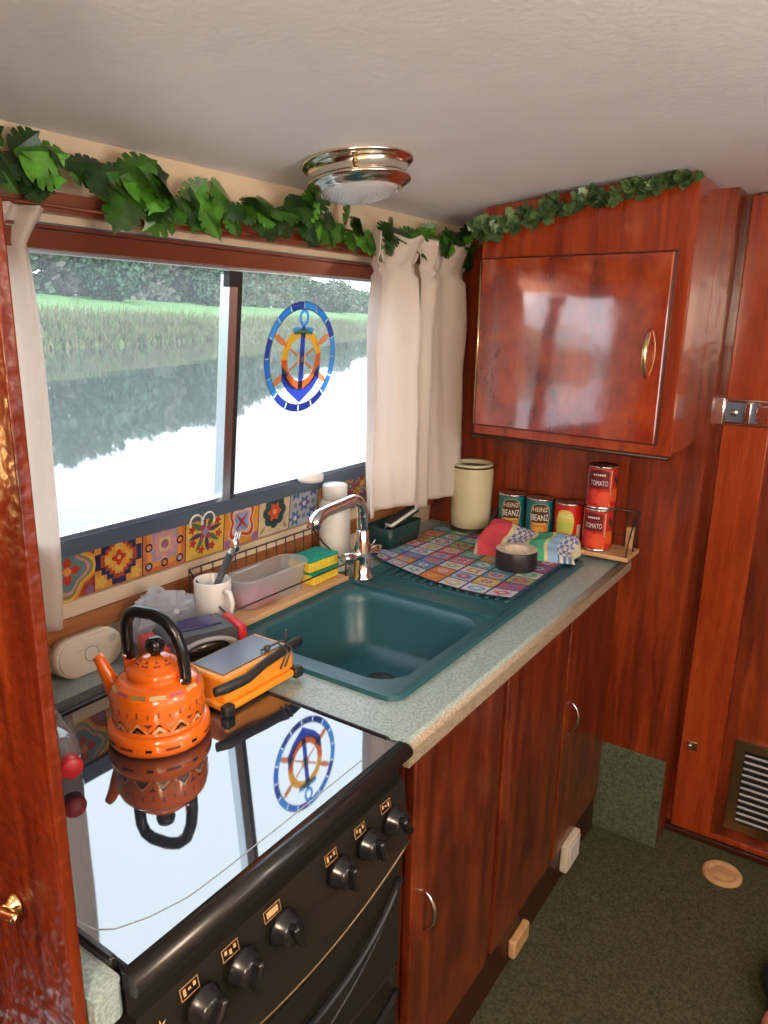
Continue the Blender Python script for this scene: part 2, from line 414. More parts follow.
b = MB(); b.prism(rect(.63, 1.638, 1.73, 1.666), .002, .026, wfn); b.prism(rect(.63, 1.668, 1.735, 1.673), .0, .028, wfn); b.build('top_channel', 'frame_dark', win, True)
b = MB(); b.prism(rect(1.112, 1.15, 1.135, 1.624), -.012, .014, wfn); b.build('sliding_stile', 'alu', win, True)
b = MB(); b.prism(rect(1.137, 1.15, 1.158, 1.63), -.022, .004, wfn); b.prism(rect(1.108, 1.60, 1.14, 1.63), .0, .018, wfn); b.build('mullion', 'black_matt', win, True)
for (y0, y1, of) in ((.64, 1.13, -.006), (1.145, 1.738, -.014)):
    b = MB(); b.poly([wall(y0, 1.15, of), wall(y1, 1.15, of), wall(y1, 1.64, of), wall(y0, 1.64, of)]); b.build('window_pane', 'pane', win, True)

# stained roundel stuck on the right pane
rt = thing('window_roundel', 'round stained-glass style anchor and ship wheel sticker on the window pane', 'window sticker', tuple(wall(1.38, 1.324, -.012)))
RC = (1.38, 1.451); RR = .128
def rfn(u, v, l=0): return wall(RC[0] + u * RR, RC[1] + v * RR, -.0125 + l * .0008)
b = MB()
rc = [(.05, .30, .78), (.12, .60, .88), (.03, .18, .66), (.03, .09, .50), (.06, .42, .82), (.03, .06, .36), (.05, .26, .70), (.2, .70, .92)]
for i in range(16):
    a0, a1 = 2 * PI * i / 16 + .015, 2 * PI * (i + 1) / 16 - .015
    c = rc[(i * 5 + i // 3) % 8]
    if i in (11, 12, 13): c = (.01, .02, .2)
    b.poly([rfn(*p) for p in arc(0, 0, 1, a0, a1, 5) + arc(0, 0, .88, a1, a0, 5)], c)
b.build('ring', 'stained', rt, True)
b = MB()
for k in range(2):
    p, q = (1.008, .99) if k == 0 else (.885, .865)
    for i in range(48):
        a0, a1 = 2 * PI * i / 48, 2 * PI * (i + 1) / 48
        b.poly([rfn(p * math.cos(a0), p * math.sin(a0), 1), rfn(p * math.cos(a1), p * math.sin(a1), 1), rfn(q * math.cos(a1), q * math.sin(a1), 1), rfn(q * math.cos(a0), q * math.sin(a0), 1)], (.03, .05, .15))
b.build('ring_outline', 'print', rt, True)
b = MB()
for i in range(32):
    a0, a1 = 2 * PI * i / 32, 2 * PI * (i + 1) / 32
    c = (.95, .40, .03) if math.sin(a0) > 0.1 else (.80, .12, .02)
    b.poly([rfn(x, y - .03, 1) for x, y in arc(0, 0, .56, a0, a1, 1) + arc(0, 0, .40, a1, a0, 1)], c)
for i in range(6):
    a = PI / 6 + PI / 3 * i
    if abs(math.cos(a)) < .1: continue
    cs, sn = math.cos(a), math.sin(a)
    for (r0, r1, w) in ((.50, .60, .07), (.60, .82, .12), (.82, .88, .06)):
        b.poly([rfn(x * cs - y * sn, x * sn + y * cs - .03, 1) for x, y in rect(r0, -w / 2, r1, w / 2)], (.80, .22, .08))
    b.poly([rfn(x * cs - y * sn, x * sn + y * cs - .03, 1) for x, y in rect(.12, -.02, .38, .02)], (.75, .16, .05))
b.poly([rfn(x, y - .03, 1) for x, y in ngon(0, 0, .13, 16)], (.85, .45, .2))
b.build('ship_wheel', 'stained', rt, True)
b = MB()
nv = (.03, .06, .42); bl = (.08, .30, .74)
b.poly([rfn(x, y, 2) for x, y in rect(-.065, -.62, .065, .45)], nv)
b.poly([rfn(x, y, 2) for x, y in [(-.30, .52), (-.26, .42), (.26, .42), (.30, .52), (.2, .55), (-.2, .55)]], bl)
for i in range(20):
    a0, a1 = 2 * PI * i / 20, 2 * PI * (i + 1) / 20
    b.poly([rfn(x, y + .72, 2) for x, y in arc(0, 0, .14, a0, a1, 1, .16) + arc(0, 0, .075, a1, a0, 1, .09)], bl)
b.poly([rfn(x, y, 2) for x, y in rect(-.04, .5, .04, .58)], nv)
b.poly([rfn(x, y, 2) for x, y in [(-.54, -.18), (-.52, -.42), (-.36, -.60), (0, -.84), (0, -.62), (-.26, -.48), (-.38, -.36), (-.42, -.30)]], nv)
b.poly([rfn(x, y, 2) for x, y in [(.54, -.18), (.42, -.30), (.38, -.36), (.26, -.48), (0, -.62), (0, -.84), (.36, -.60), (.52, -.42)]], nv)
b.poly([rfn(x, y, 2) for x, y in [(-.56, -.12), (-.53, -.44), (-.34, -.30)]], bl)
b.poly([rfn(x, y, 2) for x, y in [(.56, -.12), (.34, -.30), (.53, -.44)]], bl)
b.poly([rfn(x, y - .03, 3) for x, y in ngon(0, 0, .055, 14)], (.8, .85, .9))
b.build('anchor', 'stained', rt, True)

# ------------------------------------------------------------------ tile border, battens
def tile(b, k, fn):
    """patterned tile in unit square -.5...5, fn(u,v,layer)"""
    P = lambda pl, c, l: b.poly([fn(u, v, l) for u, v in pl], tuple(q * .85 for q in c))
    cr = (.70, .56, .36); og = (.75, .30, .05); rd = (.50, .05, .03); nv = (.03, .03, .10); tl = (.13, .24, .24); yl = (.75, .48, .08); bl = (.20, .30, .60); gn = (.10, .20, .06); dk = (.06, .02, .03); pk = (.62, .30, .30)
    P(rect(-.5, -.5, .5, .5), dk, 0)
    bg = rect(-.488, -.488, .488, .488)
    if k == 0:
        P(bg, (.40, .08, .04), 1)
        for q, c in ((.52, og), (.46, yl), (.42, (.25, .25, .12)), (.36, pk), (.31, tl)): P(flower(0, 0, q, 4, .17, PI / 2 if q > .3 else 0), c, 2 + (.52 - q) * 20)
        for i in range(4): P(petal(PI / 2 * i, .03, .25, .08), rd, 8)
        P(ngon(0, 0, .085, 4), og, 9)
        for sx in (-1, 1):
            for sy in (-1, 1): P(ngon(sx * .42, sy * .42, .08, 8), (.30, .12, .25), 8)
    elif k == 1:
        P(bg, og, 1)
        for sx in (-1, 1):
            for sy in (-1, 1): P(flower(sx * .36, sy * .36, .10, 5, .3), yl, 2)
        def cross(s): 
            q = [(.14, .46), (.14, .34), (.24, .34), (.24, .24), (.34, .24), (.34, .14), (.46, .14)]
            full = []
            for rot in range(4):
                c_, s_ = [(1, 0), (0, -1), (-1, 0), (0, 1)][rot]
                for x, y in q: full.append(((x * c_ - y * s_) * s, (x * s_ + y * c_) * s))
            return full
        P(cross(1.04), nv, 3); P(cross(.80), (.42, .07, .03), 4); P(cross(.62), (.80, .36, .05), 5)
        for i in range(4): P(petal(PI / 2 * i, .04, .30, .07), yl, 6)
        P(flower(0, 0, .12, 4, .25), rd, 7); P(ngon(0, 0, .04, 8), yl, 8)
    elif k == 2:
        P(bg, (.62, .17, .07), 1)
        P(rect(-.40, -.40, .40, .40), og, 2); P(flower(0, 0, .36, 8, .10), (.42, .30, .42), 3); P(flower(0, 0, .27, 8, .12), pk, 4); P(rect(-.13, -.13, .13, .13), (.62, .50, .25), 5); P(ngon(0, 0, .09, 12), (.35, .15, .2), 6)
        for sx in (-1, 0, 1):
            for sy in (-1, 0, 1):
                if sx or sy: P(ngon(sx * .36, sy * .36, .085, 10), dk, 5); P(ngon(sx * .36, sy * .36, .05, 10), og if (sx + sy) % 2 else (.35, .42, .55), 6)
    elif k == 3 or k == 7:
        P(bg, yl if k == 3 else (.68, .34, .08), 1)
        for i in range(8): P(petal(PI / 4 * i + .2, .06, .44, .055), gn if i % 2 else (.10, .06, .12), 2)
        for i in range(8): P(flower(.36 * math.cos(PI / 4 * i + .5), .36 * math.sin(PI / 4 * i + .5), .075, 5, .3), rd, 3)
        for i in range(4): P(petal(PI / 2 * i + PI / 4, .02, .22, .06), (.35, .08, .14), 4)
        P(ngon(0, 0, .07, 10), (.25, .25, .45), 5)
    elif k == 4:
        P(bg, og, 1)
        for q, c in ((.40, (.72, .52, .25)), (.36, rd), (.29, (.72, .5, .4))): P(flower(0, 0, q, 4, .2, PI / 4), c, 2 + (.4 - q) * 20)
        for i in range(4): P(ngon(.13 * math.cos(PI / 2 * i + PI / 4), .13 * math.sin(PI / 2 * i + PI / 4), .115, 12), (.25, .36, .62), 6)
        P(petal(PI / 4, -.3, .3, .03), rd, 7); P(petal(-PI / 4, -.3, .3, .03), rd, 7)
        for sx in (-1, 1):
            for sy in (-1, 1): P(ngon(sx * .40, sy * .40, .10, 8), (.35, .15, .32), 3)
    elif k == 5:
        P(bg, cr, 1)
        for i in range(8): P(ngon(.24 * math.cos(PI / 4 * i), .24 * math.sin(PI / 4 * i), .13, 12), (.03, .08, .08), 2 + .3 * (i % 2))
        for i in range(6): P(petal(PI / 3 * i, .02, .22, .07), (.70, .10, .04), 4)
        P(ngon(0, 0, .06, 10), (.8, .4, .1), 5)
        for sx in (-1, 1):
            for sy in (-1, 1): P(petal(math.atan2(sy, sx), .40, .62, .05), (.45, .32, .15), 3)
    elif k == 6:
        P(bg, (.42, .46, .52), 1)
        for sx in (-1, 0, 1):
            for sy in (-1, 0, 1):
                if (sx + sy) % 2 == 0: P(flower(sx * .30, sy * .30, .15, 6, .3), (.10, .16, .36), 2); P(ngon(sx * .30, sy * .30, .06, 8), (.7, .7, .7), 3)
                else: P(ngon(sx * .30, sy * .30, .06, 8), (.18, .24, .42), 2)
    else:
        P(bg, (.45, .25, .08), 1)
        cs = [rd, (.10, .16, .40), yl, (.30, .10, .25), (.6, .45, .3)]
        for i in range(6):
            for j in range(6):
                P(ngon(-.4 + .16 * i, -.4 + .16 * j, .10, 4), cs[(i * 2 + j * 3) % 5], 2); P(ngon(-.4 + .16 * i, -.4 + .16 * j, .04, 6), cs[(i + j) % 5], 3)
b = MB()
P_ = .1115
b.prism(rect(.60, 1.029, 1.97, 1.119), .0005, .0035, wfn, (.5, .3, .15))
for k in range(12):
    kk = k if k < 9 else (k * 5) % 9
    y0 = .685 + P_ * k + P_ / 2
    tile(b, kk, lambda u, v, l: wall(y0 + u * P_, 1.0865 + v * P_ * 1.02, .0037 + l * .00012))
tag(b.build('tile_border', 'tilepaint'), 'row of colourful patterned tile stickers along the wall under the window', 'tile border')
b = MB(); b.prism(rect(.60, .955, 2.075, .995), .0005, .014, wfn); struct(b.build('trim_3', 'batten'), 'wooden batten along the cabin side')
b = MB(); b.prism(rect(.60, .996, 2.075, 1.027), .0005, .007, wfn); struct(b.build('trim_4', 'cream'), 'cream strip under the tiles')
b = MB(); b.prism(rect(.40, 1.692, 2.07, 1.722), .0005, .022, wfn); struct(b.build('trim_5', 'rail_wood'), 'wooden rail above the window')
# sticky hook
b = MB()
for dy in (0, .035):
    b.tube([wall(1.035 + dy + .017 * math.cos(a), 1.118 + .017 * math.sin(a), .018) for a in [PI * (-.15 + 1.3 * i / 14) for i in range(15)]], .0022, 6)
tag(b.build('wire_hook', 'white'), 'small white double wire hook hanging at the window sill above the tiles', 'hook')
b = MB(); b.lathe([(0, 0), (.030, 0), (.033, .006), (.033, .016), (.028, .022), (0, .024)], 24, mx=Matrix.Translation(wall(1.390, 1.152, .034)))
tag(b.build('bottle_cap', 'white'), 'round white lid perched on the window sill left of the tall white bottle', 'lid')

# ------------------------------------------------------------------ worktop, cabinets
ZT = .90
b = MB()
def slab(b, x0, y0, x1, y1): b.box((x0, y0, ZT - .04), (x1, y1, ZT))
for q in ((-.665, .878, -.50, 2.075), (-.50, .878, -.12, .995), (-.50, 1.44, -.12, 2.075), (-.12, .878, -.012, 2.075)): slab(b, *q)
# rounded nose along the front
nose = [(-.012, ZT)] + [(-.012 + .014 * math.sin(a), ZT - .014 + .014 * math.cos(a)) for a in [PI / 2 * i / 5 for i in range(1, 6)]] + [(.002, ZT - .04), (-.012, ZT - .04)]
n2 = [(x, z) for x, z in nose]
A = [b.bm.verts.new((x, .878, z)) for x, z in n2]; B = [b.bm.verts.new((x, 2.075, z)) for x, z in n2]
for i in range(len(n2) - 1): b.f([A[i], A[i + 1], B[i + 1], B[i]], None, i < 5, 1 if i >= 2 else 0)
b.f(A, None, False, 1); b.f(B[::-1], None, False, 1)
tag(b.build('worktop', ['worktop', 'worktop_edge_warmlit']), 'speckled grey-green laminate worktop around the green sink', 'worktop')
b = MB()
op = [(-.665, .322), (-.665, .3575), (-.018, .3575)] + arc(-.018, .3455, .012, PI / 2, 0, 5)[1:] + [(-.006, .322)]
b.prism(op, ZT - .04, ZT, lambda u, v, w: V((u, v, w)))
tag(b.build('worktop', ['worktop']), 'narrow strip of grey worktop left of the black cooker', 'worktop')
# long shelf ledge behind the cooker
b = MB(); b.box((-.672, .36, .86), (-.566, .874, .894)); tag(b.build('worktop', 'worktop'), 'grey laminate ledge behind the black cooker carrying the white alarm', 'worktop')

def bow_handle(b, c, along, out, L, r=.004, h=.02):
    along = V(along).normalized(); out = V(out).normalized(); c = V(c)
    pts = []; rad = []
    for i in range(13):
        t = -1 + 2 * i / 12
        pts.append(c + along * (t * L / 2) + out * (h * (1 - abs(t) ** 2.4) + .002)); rad.append(r * (.6 + .75 * (1 - t * t)))
    b.tube(pts, rad, 8)
XC = -.022
def cabinet(name, label, y0, y1, hy=None):
    t = thing(name, label, 'cabinet', (-.28, (y0 + y1) / 2, .06))
    b = MB(); b.box((-.54, y0, .06), (XC - .022, y1, .70)); b.box((XC - .06, y0, .70), (XC - .022, y1, .858)); b.build('carcass', 'wood_cab', t, True)
    b = MB(); b.box((XC - .02, y0 + .006, .128), (XC, y1 - .006, .845), .004); dr = b.build('door', 'wood_cab', t, True)
    if hy:
        b = MB(); bow_handle(b, (XC, hy, .50 if hy < 1.2 else .548), (0, .0, 1), (1, 0, 0), .085); b.build('handle', 'chrome', dr, True)
    return t
c1 = cabinet('base_cabinet', 'dark mahogany base cabinet next to the cooker with a bow handle on its left', .935, 1.296, .985)
c2 = cabinet('base_cabinet', 'middle mahogany base cabinet under the sink with no handle', 1.304, 1.668)
c3 = cabinet('base_cabinet', 'mahogany base cabinet in the corner by the bulkhead with a bow handle', 1.674, 2.06, 1.72)
b = MB(); b.box((XC - .05, .935, .0), (XC - .008, 2.06, .122)); struct(b.build('trim_6', 'wood_edge'), 'dark plinth under the base cabinets')
b = MB(); b.box((-.3, .884, .0), (XC - .03, .93, .85)); struct(b.build('trim_7', 'wood_edge'), 'dark filler beside the cooker')
# things on the plinth
t = thing('outlet_box', 'white rectangular outlet box low on the plinth at the corner cabinet', 'outlet', (XC, 1.80, .04))
b = MB(); b.box((XC - .008, 1.765, .035), (XC + .016, 1.865, .125), .006); b.build('box', 'socket', t, True)
b = MB(); b.box((XC + .0165, 1.775, .046), (XC + .019, 1.855, .115), .003); b.build('cover', 'white', t, True)
b = MB(); b.box((XC - .008, 1.425, .022), (XC + .012, 1.515, .072), .005); b.box((XC - .006, 1.44, .010), (XC + .008, 1.47, .03), .004)
tag(b.build('wood_block', 'blockwood'), 'small raw wooden block fixed low on the plinth below the middle cabinet', 'block')

# ------------------------------------------------------------------ sink and tap
sk = thing('sink', 'dark green composite kitchen sink with drainer set in the worktop', 'sink', (-.3, 1.44, ZT))
b = MB()
OX0, OX1, OY0, OY1 = -.522, -.083, .97, 1.935
BX0, BX1, BY0, BY1 = -.482, -.118, 1.015, 1.385
n = 8
out = rrect(OX0, OY0, OX1, OY1, .03, n); inn = rrect(BX0, BY0, BX1, BY1, .07, n)
def loop(pl, z): return [b.bm.verts.new((x, y, z)) for x, y in pl]
def bridge(A, B, sm=True):
    k = len(A)
    for i in range(k): b.f([A[i], A[(i + 1) % k], B[(i + 1) % k], B[i]], None, sm)
def inset(pl, d):
    cx, cy = (BX0 + BX1) / 2, (BY0 + BY1) / 2
    hx, hy = (BX1 - BX0) / 2, (BY1 - BY0) / 2
    return [(cx + (x - cx) * (hx - d) / hx, cy + (y - cy) * (hy - d) / hy) for x, y in pl]
def oin(d): return rrect(OX0 + d, OY0 + d, OX1 - d, OY1 - d, .03 - d * .5, n)
L0 = loop(out, ZT + .0005); L1 = loop(oin(.002), ZT + .009); L2 = loop(oin(.012), ZT + .010); L3 = loop(oin(.018), ZT + .006)
bridge(L0, L1, False); bridge(L1, L2, False); bridge(L2, L3, False)
I0 = loop(inn, ZT + .006)
bridge(L3, I0, False)
I1 = loop(inset(inn, .005), ZT + .001); I2 = loop(inset(inn, .010), ZT - .02); I3 = loop(inset(inn, .022), ZT - .112); I4 = loop(inset(inn, .038), ZT - .130); I5 = loop(inset(inn, .07), ZT - .135)
for a_, b_ in ((I0, I1), (I1, I2), (I2, I3), (I3, I4), (I4, I5)): bridge(a_, b_)
b.f(I5, None, False)
b.build('basin', 'sink', sk, True, recalc=False)
b = MB(); 
# raised ledge, slot and drainer ribs
ring(b, rrect(-.50, 1.402, -.112, 1.492, .02), rrect(-.490, 1.412, -.122, 1.482, .014), ZT + .006, ZT + .0115, lambda u, v, w: V((u, v, w)))
for i in range(15):
    x = -.49 + .0255 * i
    b.box((x, 1.506, ZT + .005), (x + .009, 1.91, ZT + .0115), .003)
b.build('drainer', 'sink', sk, True)
b = MB(); b.lathe([(0, .001), (.018, .001), (.022, .004), (.032, .005), (.034, .002), (.034, 0)], 24, mx=Matrix.Translation((-.300, 1.245, ZT - .1345))); b.build('waste', 'black_matt', sk, True)

tp = thing('mixer_tap', 'chrome swan-neck mixer tap at the back of the sink', 'tap', (-.498, 1.448, ZT + .007))
b = MB(); b.lathe([(0, 0), (.030, 0), (.030, .006), (.024, .012), (.022, .05), (.022, .085), (.018, .10), (.016, .125), (.013, .13), (0, .13)], 24); b.build('body', 'chrome', tp)
b = MB()
pts = [(0, 0, .12), (0, 0, .165)] + [(0, -.045 + .045 * math.cos(a), .165 + .045 * math.sin(a)) for a in [PI / 2 * i / 8 for i in range(1, 9)]] + [(0, -.10, .206), (.0, -.15, .203), (0, -.172, .198), (0, -.187, .188), (0, -.192, .172)]
b.tube(pts, [.0145] * 10 + [.0140, .0140, .0155, .0170, .0165], 14); b.build('spout', 'chrome', tp)
b = MB(); b.tube([(0, .002, .062), (0, -.04, .066), (.002, -.055, .066), (.004, -.085, .074)], [.013, .012, .016, .010], 12); b.build('lever', 'chrome', tp)
b = MB(); b.tube([(0, -.002, .062), (.003, .03, .062), (.005, .045, .062), (.008, .066, .068)], [.013, .011, .015, .010], 12); b.build('lever', 'chrome', tp)

# ------------------------------------------------------------------ cooker
ck = thing('cooker', 'black gas cooker with a mirror-like glass lid and six control knobs', 'cooker', (-.27, .616, 0))
CY0, CY1 = .358, .872; FX = .012
b = MB(); b.box((-.545, CY0, .02), (-.035, CY1, .872), .004); b.build('body', 'oven', ck, True)
b = MB(); b.box((-.50, CY0 + .008, .886), (-.012, CY1 - .006, .905), .0015); b.build('glass_lid', 'hob', ck, True)
b = MB()
prof = [(-.0125, .884), (-.0125, .9065)] + [(.000 + .013 * math.sin(a), .8945 + .0125 * math.cos(a)) for a in [PI / 2 * i / 6 for i in range(7)]] + [(.012, .889), (.008, .884)]
b.prism(prof, CY0, CY1, lambda u, v, w: V((u, w, v)), smooth=True); b.build('front_trim', 'trim', ck, True)
b = MB(); b.box((-.505, CY0, .868), (-.03, CY0 + .009, .909), .003); b.box((-.505, CY1 - .007, .868), (-.03, CY1, .908), .003); b.box((-.545, CY0, .866), (-.503, CY1, .886), .003)
b.box((-.530, CY0 + .02, .884), (-.515, CY1 - .02, .900), .004); b.build('lid_edging', 'black', ck, True)
# printed curve on the lid
b = MB()
cl = [(-.30, .372), (-.099, .3725), (-.079, .376), (-.063, .388), (-.046, .421), (-.034, .464), (-.032, .511), (-.031, .60), (-.031, .80)]
for i in range(len(cl) - 1):
    (x0, y0), (x1, y1) = cl[i], cl[i + 1]
    dx, dy = x1 - x0, y1 - y0; L = math.hypot(dx, dy) or 1; nx, ny = -dy / L * .0009, dx / L * .0009
    b.poly([(x0 + nx, y0 + ny, .90535), (x1 + nx, y1 + ny, .9053), (x1 - nx, y1 - ny, .9053), (x0 - nx, y0 - ny, .9053)], (.34, .37, .40))
b.build('printed_line', 'print', ck, True)
# fascia with sagging lower edge
def sag(y, lo, hi):
    t = (y - (CY0 + CY1) / 2) / ((CY1 - CY0) / 2); return lo + (hi - lo) * t * t
ys = [CY0 + (CY1 - CY0) * i / 24 for i in range(25)]
b = MB(); poly = [(CY1 - .004, .848), (CY0 + .004, .848)] + [(min(max(y, CY0 + .004), CY1 - .004), sag(y, .688, .735)) for y in ys]
b.prism(poly, -.034, FX, lambda u, v, w: V((w - .012 * max(0, (v - .80)) / .05, u, v))); fas = b.build('control_panel', 'oven', ck, True)
b = MB(); b.box((-.05, CY0 + .003, .846), (-.012, CY1 - .003, .8845)); b.build('recess', 'oven_dark', ck, True)
# pale line along the panel's lower rim
b = MB(); b.tube([(FX - .001, y, sag(y, .688, .735) + .002) for y in ys], .0028, 6); b.build('panel_rim', 'bronze', ck, True)
KY = [.439, .50, .571, .688, .755, .821]
for k, y in enumerate(KY):
    mx = Matrix.Translation((FX - .002, y, .806)) @ Matrix.Rotation(PI / 2, 4, 'Y')
    b = MB(); b.lathe([(0, 0), (.0235, 0), (.0235, .004), (.020, .007), (.019, .018), (.017, .021), (0, .0215)], 28, mx=mx)
    rm = mx @ Matrix.Rotation((-.5, -.2, .4, .1, .3, .6)[k], 4, 'Z')
    b.box((-.019, -.0055, .016), (.019, .0055, .033), .004, mx=rm); b.build('knob', 'black', ck, True)
for k, y in enumerate(KY):
    b = MB(); yy = y - .012; z0 = .834
    S = lambda u, v: V((FX - .0117 * max(0, (v - .80)) / .05 + .0012, u, v))
    w = .013 if k not in (2,) else .015; h = .0075
    c = (.62, .36, .16)
    ring(b, rect(yy - w, z0 - h, yy + w, z0 + h), rect(yy - w + .0014, z0 - h + .0014, yy + w - .0014, z0 + h - .0014), 0, 0, lambda u, v, w_: S(u, v), c)
    for q in range(3):
        if k == 2: b.poly([S(*p) for p in rect(yy - .010, z0 - .004, yy + .010, z0 + .004)], c); break
        yq = yy - .007 + .007 * q
        b.poly([S(*p) for p in rect(yq - .002, z0 - (.004 if q == k % 3 else .001), yq + .002, z0 + (.004 if q != 1 else .002))], c)
    b.build('symbol', 'print', ck, True)
b = MB(); b.poly([S(y, z) for y, z in [(.385 + (.009 if i % 2 else .003) * math.cos(PI / 6 * i), .822 + (.009 if i % 2 else .003) * math.sin(PI / 6 * i)) for i in range(12)]], (.62, .36, .16)); b.build('symbol', 'print', ck, True)
# grill / oven doors below
b = MB(); poly = [(min(max(y, CY0 + .006), CY1 - .006), sag(y, .662, .71)) for y in ys][::-1] + [(CY0 + .006, .50), (CY1 - .006, .50)]
b.prism(poly, -.034, .0, lambda u, v, w: V((w, u, v))); gd = b.build('grill_door', 'oven', ck, True)
b = MB(); b.tube([(.018 * (1 - ((y - .615) / .26) ** 4) + .002, y, sag(y, .615, .690)) for y in ys[1:-1]], .007, 8); b.build('handle', 'trim', gd, True)
b = MB(); b.tube([(.001, y, sag(y, .535, .655)) for y in ys[1:-1]], .003, 6); b.build('rib', 'trim', gd, True)
b = MB(); b.box((-.034, CY0 + .006, .10), (.0, CY1 - .006, .492), .004); od = b.build('oven_door', 'oven', ck, True)
b = MB(); b.box((.0005, CY0 + .06, .16), (.003, CY1 - .06, .40), .001); b.build('door_glass', 'black', od, True)
b = MB(); b.tube([(.018 * (1 - ((y - .615) / .26) ** 4) + .002, y, .455) for y in ys[1:-1]], .007, 8); b.build('handle', 'trim', od, True)
b = MB(); b.box((-.50, CY0 + .02, 0), (-.06, CY1 - .02, .03)); b.build('base', 'oven_dark', ck, True)

# ------------------------------------------------------------------ kettle
KC = (-.331, .672)
kt = thing('kettle', 'orange enamel stovetop kettle with black handle and painted zigzag bands on the cooker', 'kettle', (*KC, .9052))
b = MB()
b.lathe([(0, .001), (.078, .001), (.085, .004), (.088, .012), (.088, .024), (.086, .032), (.080, .036), (.0775, .034), (.0775, .042), (.079, .055), (.0798, .072), (.0785, .086), (.074, .097), (.066, .104), (.056, .108), (.048, .110), (.046, .116)], 48)
body = b.build('body', 'orange', kt)
b = MB(); b.lathe([(.046, .113), (.0495, .115), (.0495, .122), (.045, .126), (.040, .1275), (.037, .130), (.030, .138), (.018, .1435), (0, .145)], 40); lid = b.build('lid', 'orange', kt)
b = MB(); b.lathe([(0, .143), (.008, .143), (.009, .147), (.015, .152), (.0175, .160), (.015, .169), (.008, .174), (0, .1755)], 24); b.build('lid_knob', 'black', lid)
hd = V((.83, .556, 0)); hd = (Matrix.Rotation(math.radians(-22), 3, 'Z') @ hd).normalized()
sd = V((-.83, -.556, 0)); sd = (Matrix.Rotation(math.radians(-4), 3, 'Z') @ sd).normalized()
b = MB(); up = V((0, 0, 1)); kt.scale = (.885, .885, .94)
sp = [(.066, .062), (.076, .078), (.086, .098), (.093, .114), (.100, .129), (.105, .136)]
b.tube([sd * s + up * z for s, z in sp], [.021, .017, .0135, .011, .0095, .0085], 14); b.build('spout', 'orange', kt)
for sgn in (-1, 1):
    b = MB(); h = hd * sgn
    b.tube([h * .058 + up * .095, h * .057 + up * .125, h * .057 + up * .142], [.011, .0095, .009], 10); b.build('handle_lug', 'orange', kt)
b = MB()
hp = [(-.057, .128), (-.060, .160), (-.058, .190), (-.050, .207), (-.034, .214), (0, .214), (.026, .206), (.045, .188), (.056, .160), (.060, .130), (.060, .106)]
# smooth
sm = []
for i in range(len(hp) - 1):
    for t in (0, .5): sm.append((hp[i][0] * (1 - t) + hp[i + 1][0] * t, hp[i][1] * (1 - t) + hp[i + 1][1] * t))
sm.append(hp[-1])
b.tube([hd * s + up * z for s, z in sm], .0105, 10); hdl = b.build('handle', 'black', kt)
for sgn in (-1, 1):
    b = MB(); b.sphere(hd * (.0585 * sgn) + up * (.134 if sgn < 0 else .113) + hd.cross(up) * .010, .0045, 2); b.build('rivet', 'chrome', hdl)
# painted bands
b = MB()
def kf(rz):
    tab = [(.036, .0777), (.042, .0777), (.055, .0792), (.072, .0800), (.086, .0787), (.097, .0742), (.104, .0662)]
    for (z0, r0), (z1, r1) in zip(tab, tab[1:]):
        if z0 <= rz <= z1: return r0 + (r1 - r0) * (rz - z0) / (z1 - z0)
    return tab[0][1] if rz < .036 else tab[-1][1]
def kp(a, z, l=1): r = kf(z) + .0004 * l; return V((r * math.cos(a), r * math.sin(a), z))
bk = (.03, .015, .01); cm = (.80, .62, .36); br = (.30, .10, .03); og2 = (.85, .30, .05)
NT = 14
for i in range(NT):
    a = 2 * PI * i / NT; d = 2 * PI / NT
    b.poly([kp(a, .0425), kp(a + d * .5, .0425), kp(a + d, .0425), kp(a + d, .060), kp(a + d * .5, .060), kp(a, .060)], (.55, .17, .05))
    b.poly([kp(a + d * .02, .043, 2), kp(a + d * .98, .043, 2), kp(a + d * .5, .0598, 2)], cm if i % 2 else bk)
    b.poly([kp(a + d * .16, .043, 3), kp(a + d * .84, .043, 3), kp(a + d * .5, .0555, 3)], bk if i % 2 else cm)
    b.poly([kp(a + d * .30, .043, 4), kp(a + d * .70, .043, 4), kp(a + d * .5, .049, 4)], br)
    b.poly([kp(a - d * .22, .0595, 2), kp(a, .052, 2), kp(a + d * .22, .0595, 2)], (.65, .25, .10) if i % 3 else (.25, .05, .02))
    b.poly([kp(a + d * .2, .066), kp(a + d * .8, .066), kp(a + d * .5, .072)], br)
    b.poly([kp(a + d * .44, .070, 2), kp(a + d * .56, .070, 2), kp(a + d * .54, .080, 2), kp(a + d * .46, .080, 2)], (.35, .07, .02))
    b.poly([kp(a - d * .05, .068, 2), kp(a + d * .05, .068, 2), kp(a + d * .04, .076, 2), kp(a - d * .04, .076, 2)], (.40, .08, .02))
    b.poly([kp(a + d * .1, .0975, 3), kp(a + d * .9, .0975, 3), kp(a + d * .9, .1025, 5), kp(a + d * .1, .1025, 5)], [(.62, .45, .25), (.55, .10, .12), (.30, .25, .10)][i % 3])
og3 = (.90, .17, .012)
b.lathe([(kf(z) + .0002, z) for z in (.0421, .05, .06, .072, .08, .09, .097, .1028)], 72, og3)
b.build('body_pattern', 'enamel_print', kt, recalc=False)
b = MB(); b.lathe([(.0883, .0145), (.0883, .0205)], 72, og3)
for i in range(14):
    a = 2 * PI * i / 14; q = .14 if i % 3 else .06
    R_ = .0886
    b.poly([V((R_ * math.cos(x), R_ * math.sin(x), z)) for x, z in ((a - q, .015), (a, .015), (a + q, .015), (a + q, .020), (a, .020), (a - q, .020))], (.22, .04, .01) if i % 2 else (.03, .015, .01))
b.build('rim_pattern', 'enamel_print', kt, recalc=False)
b = MB(); b.lathe([(.0348, .1338), (.0238, .1415)], 60, og3)
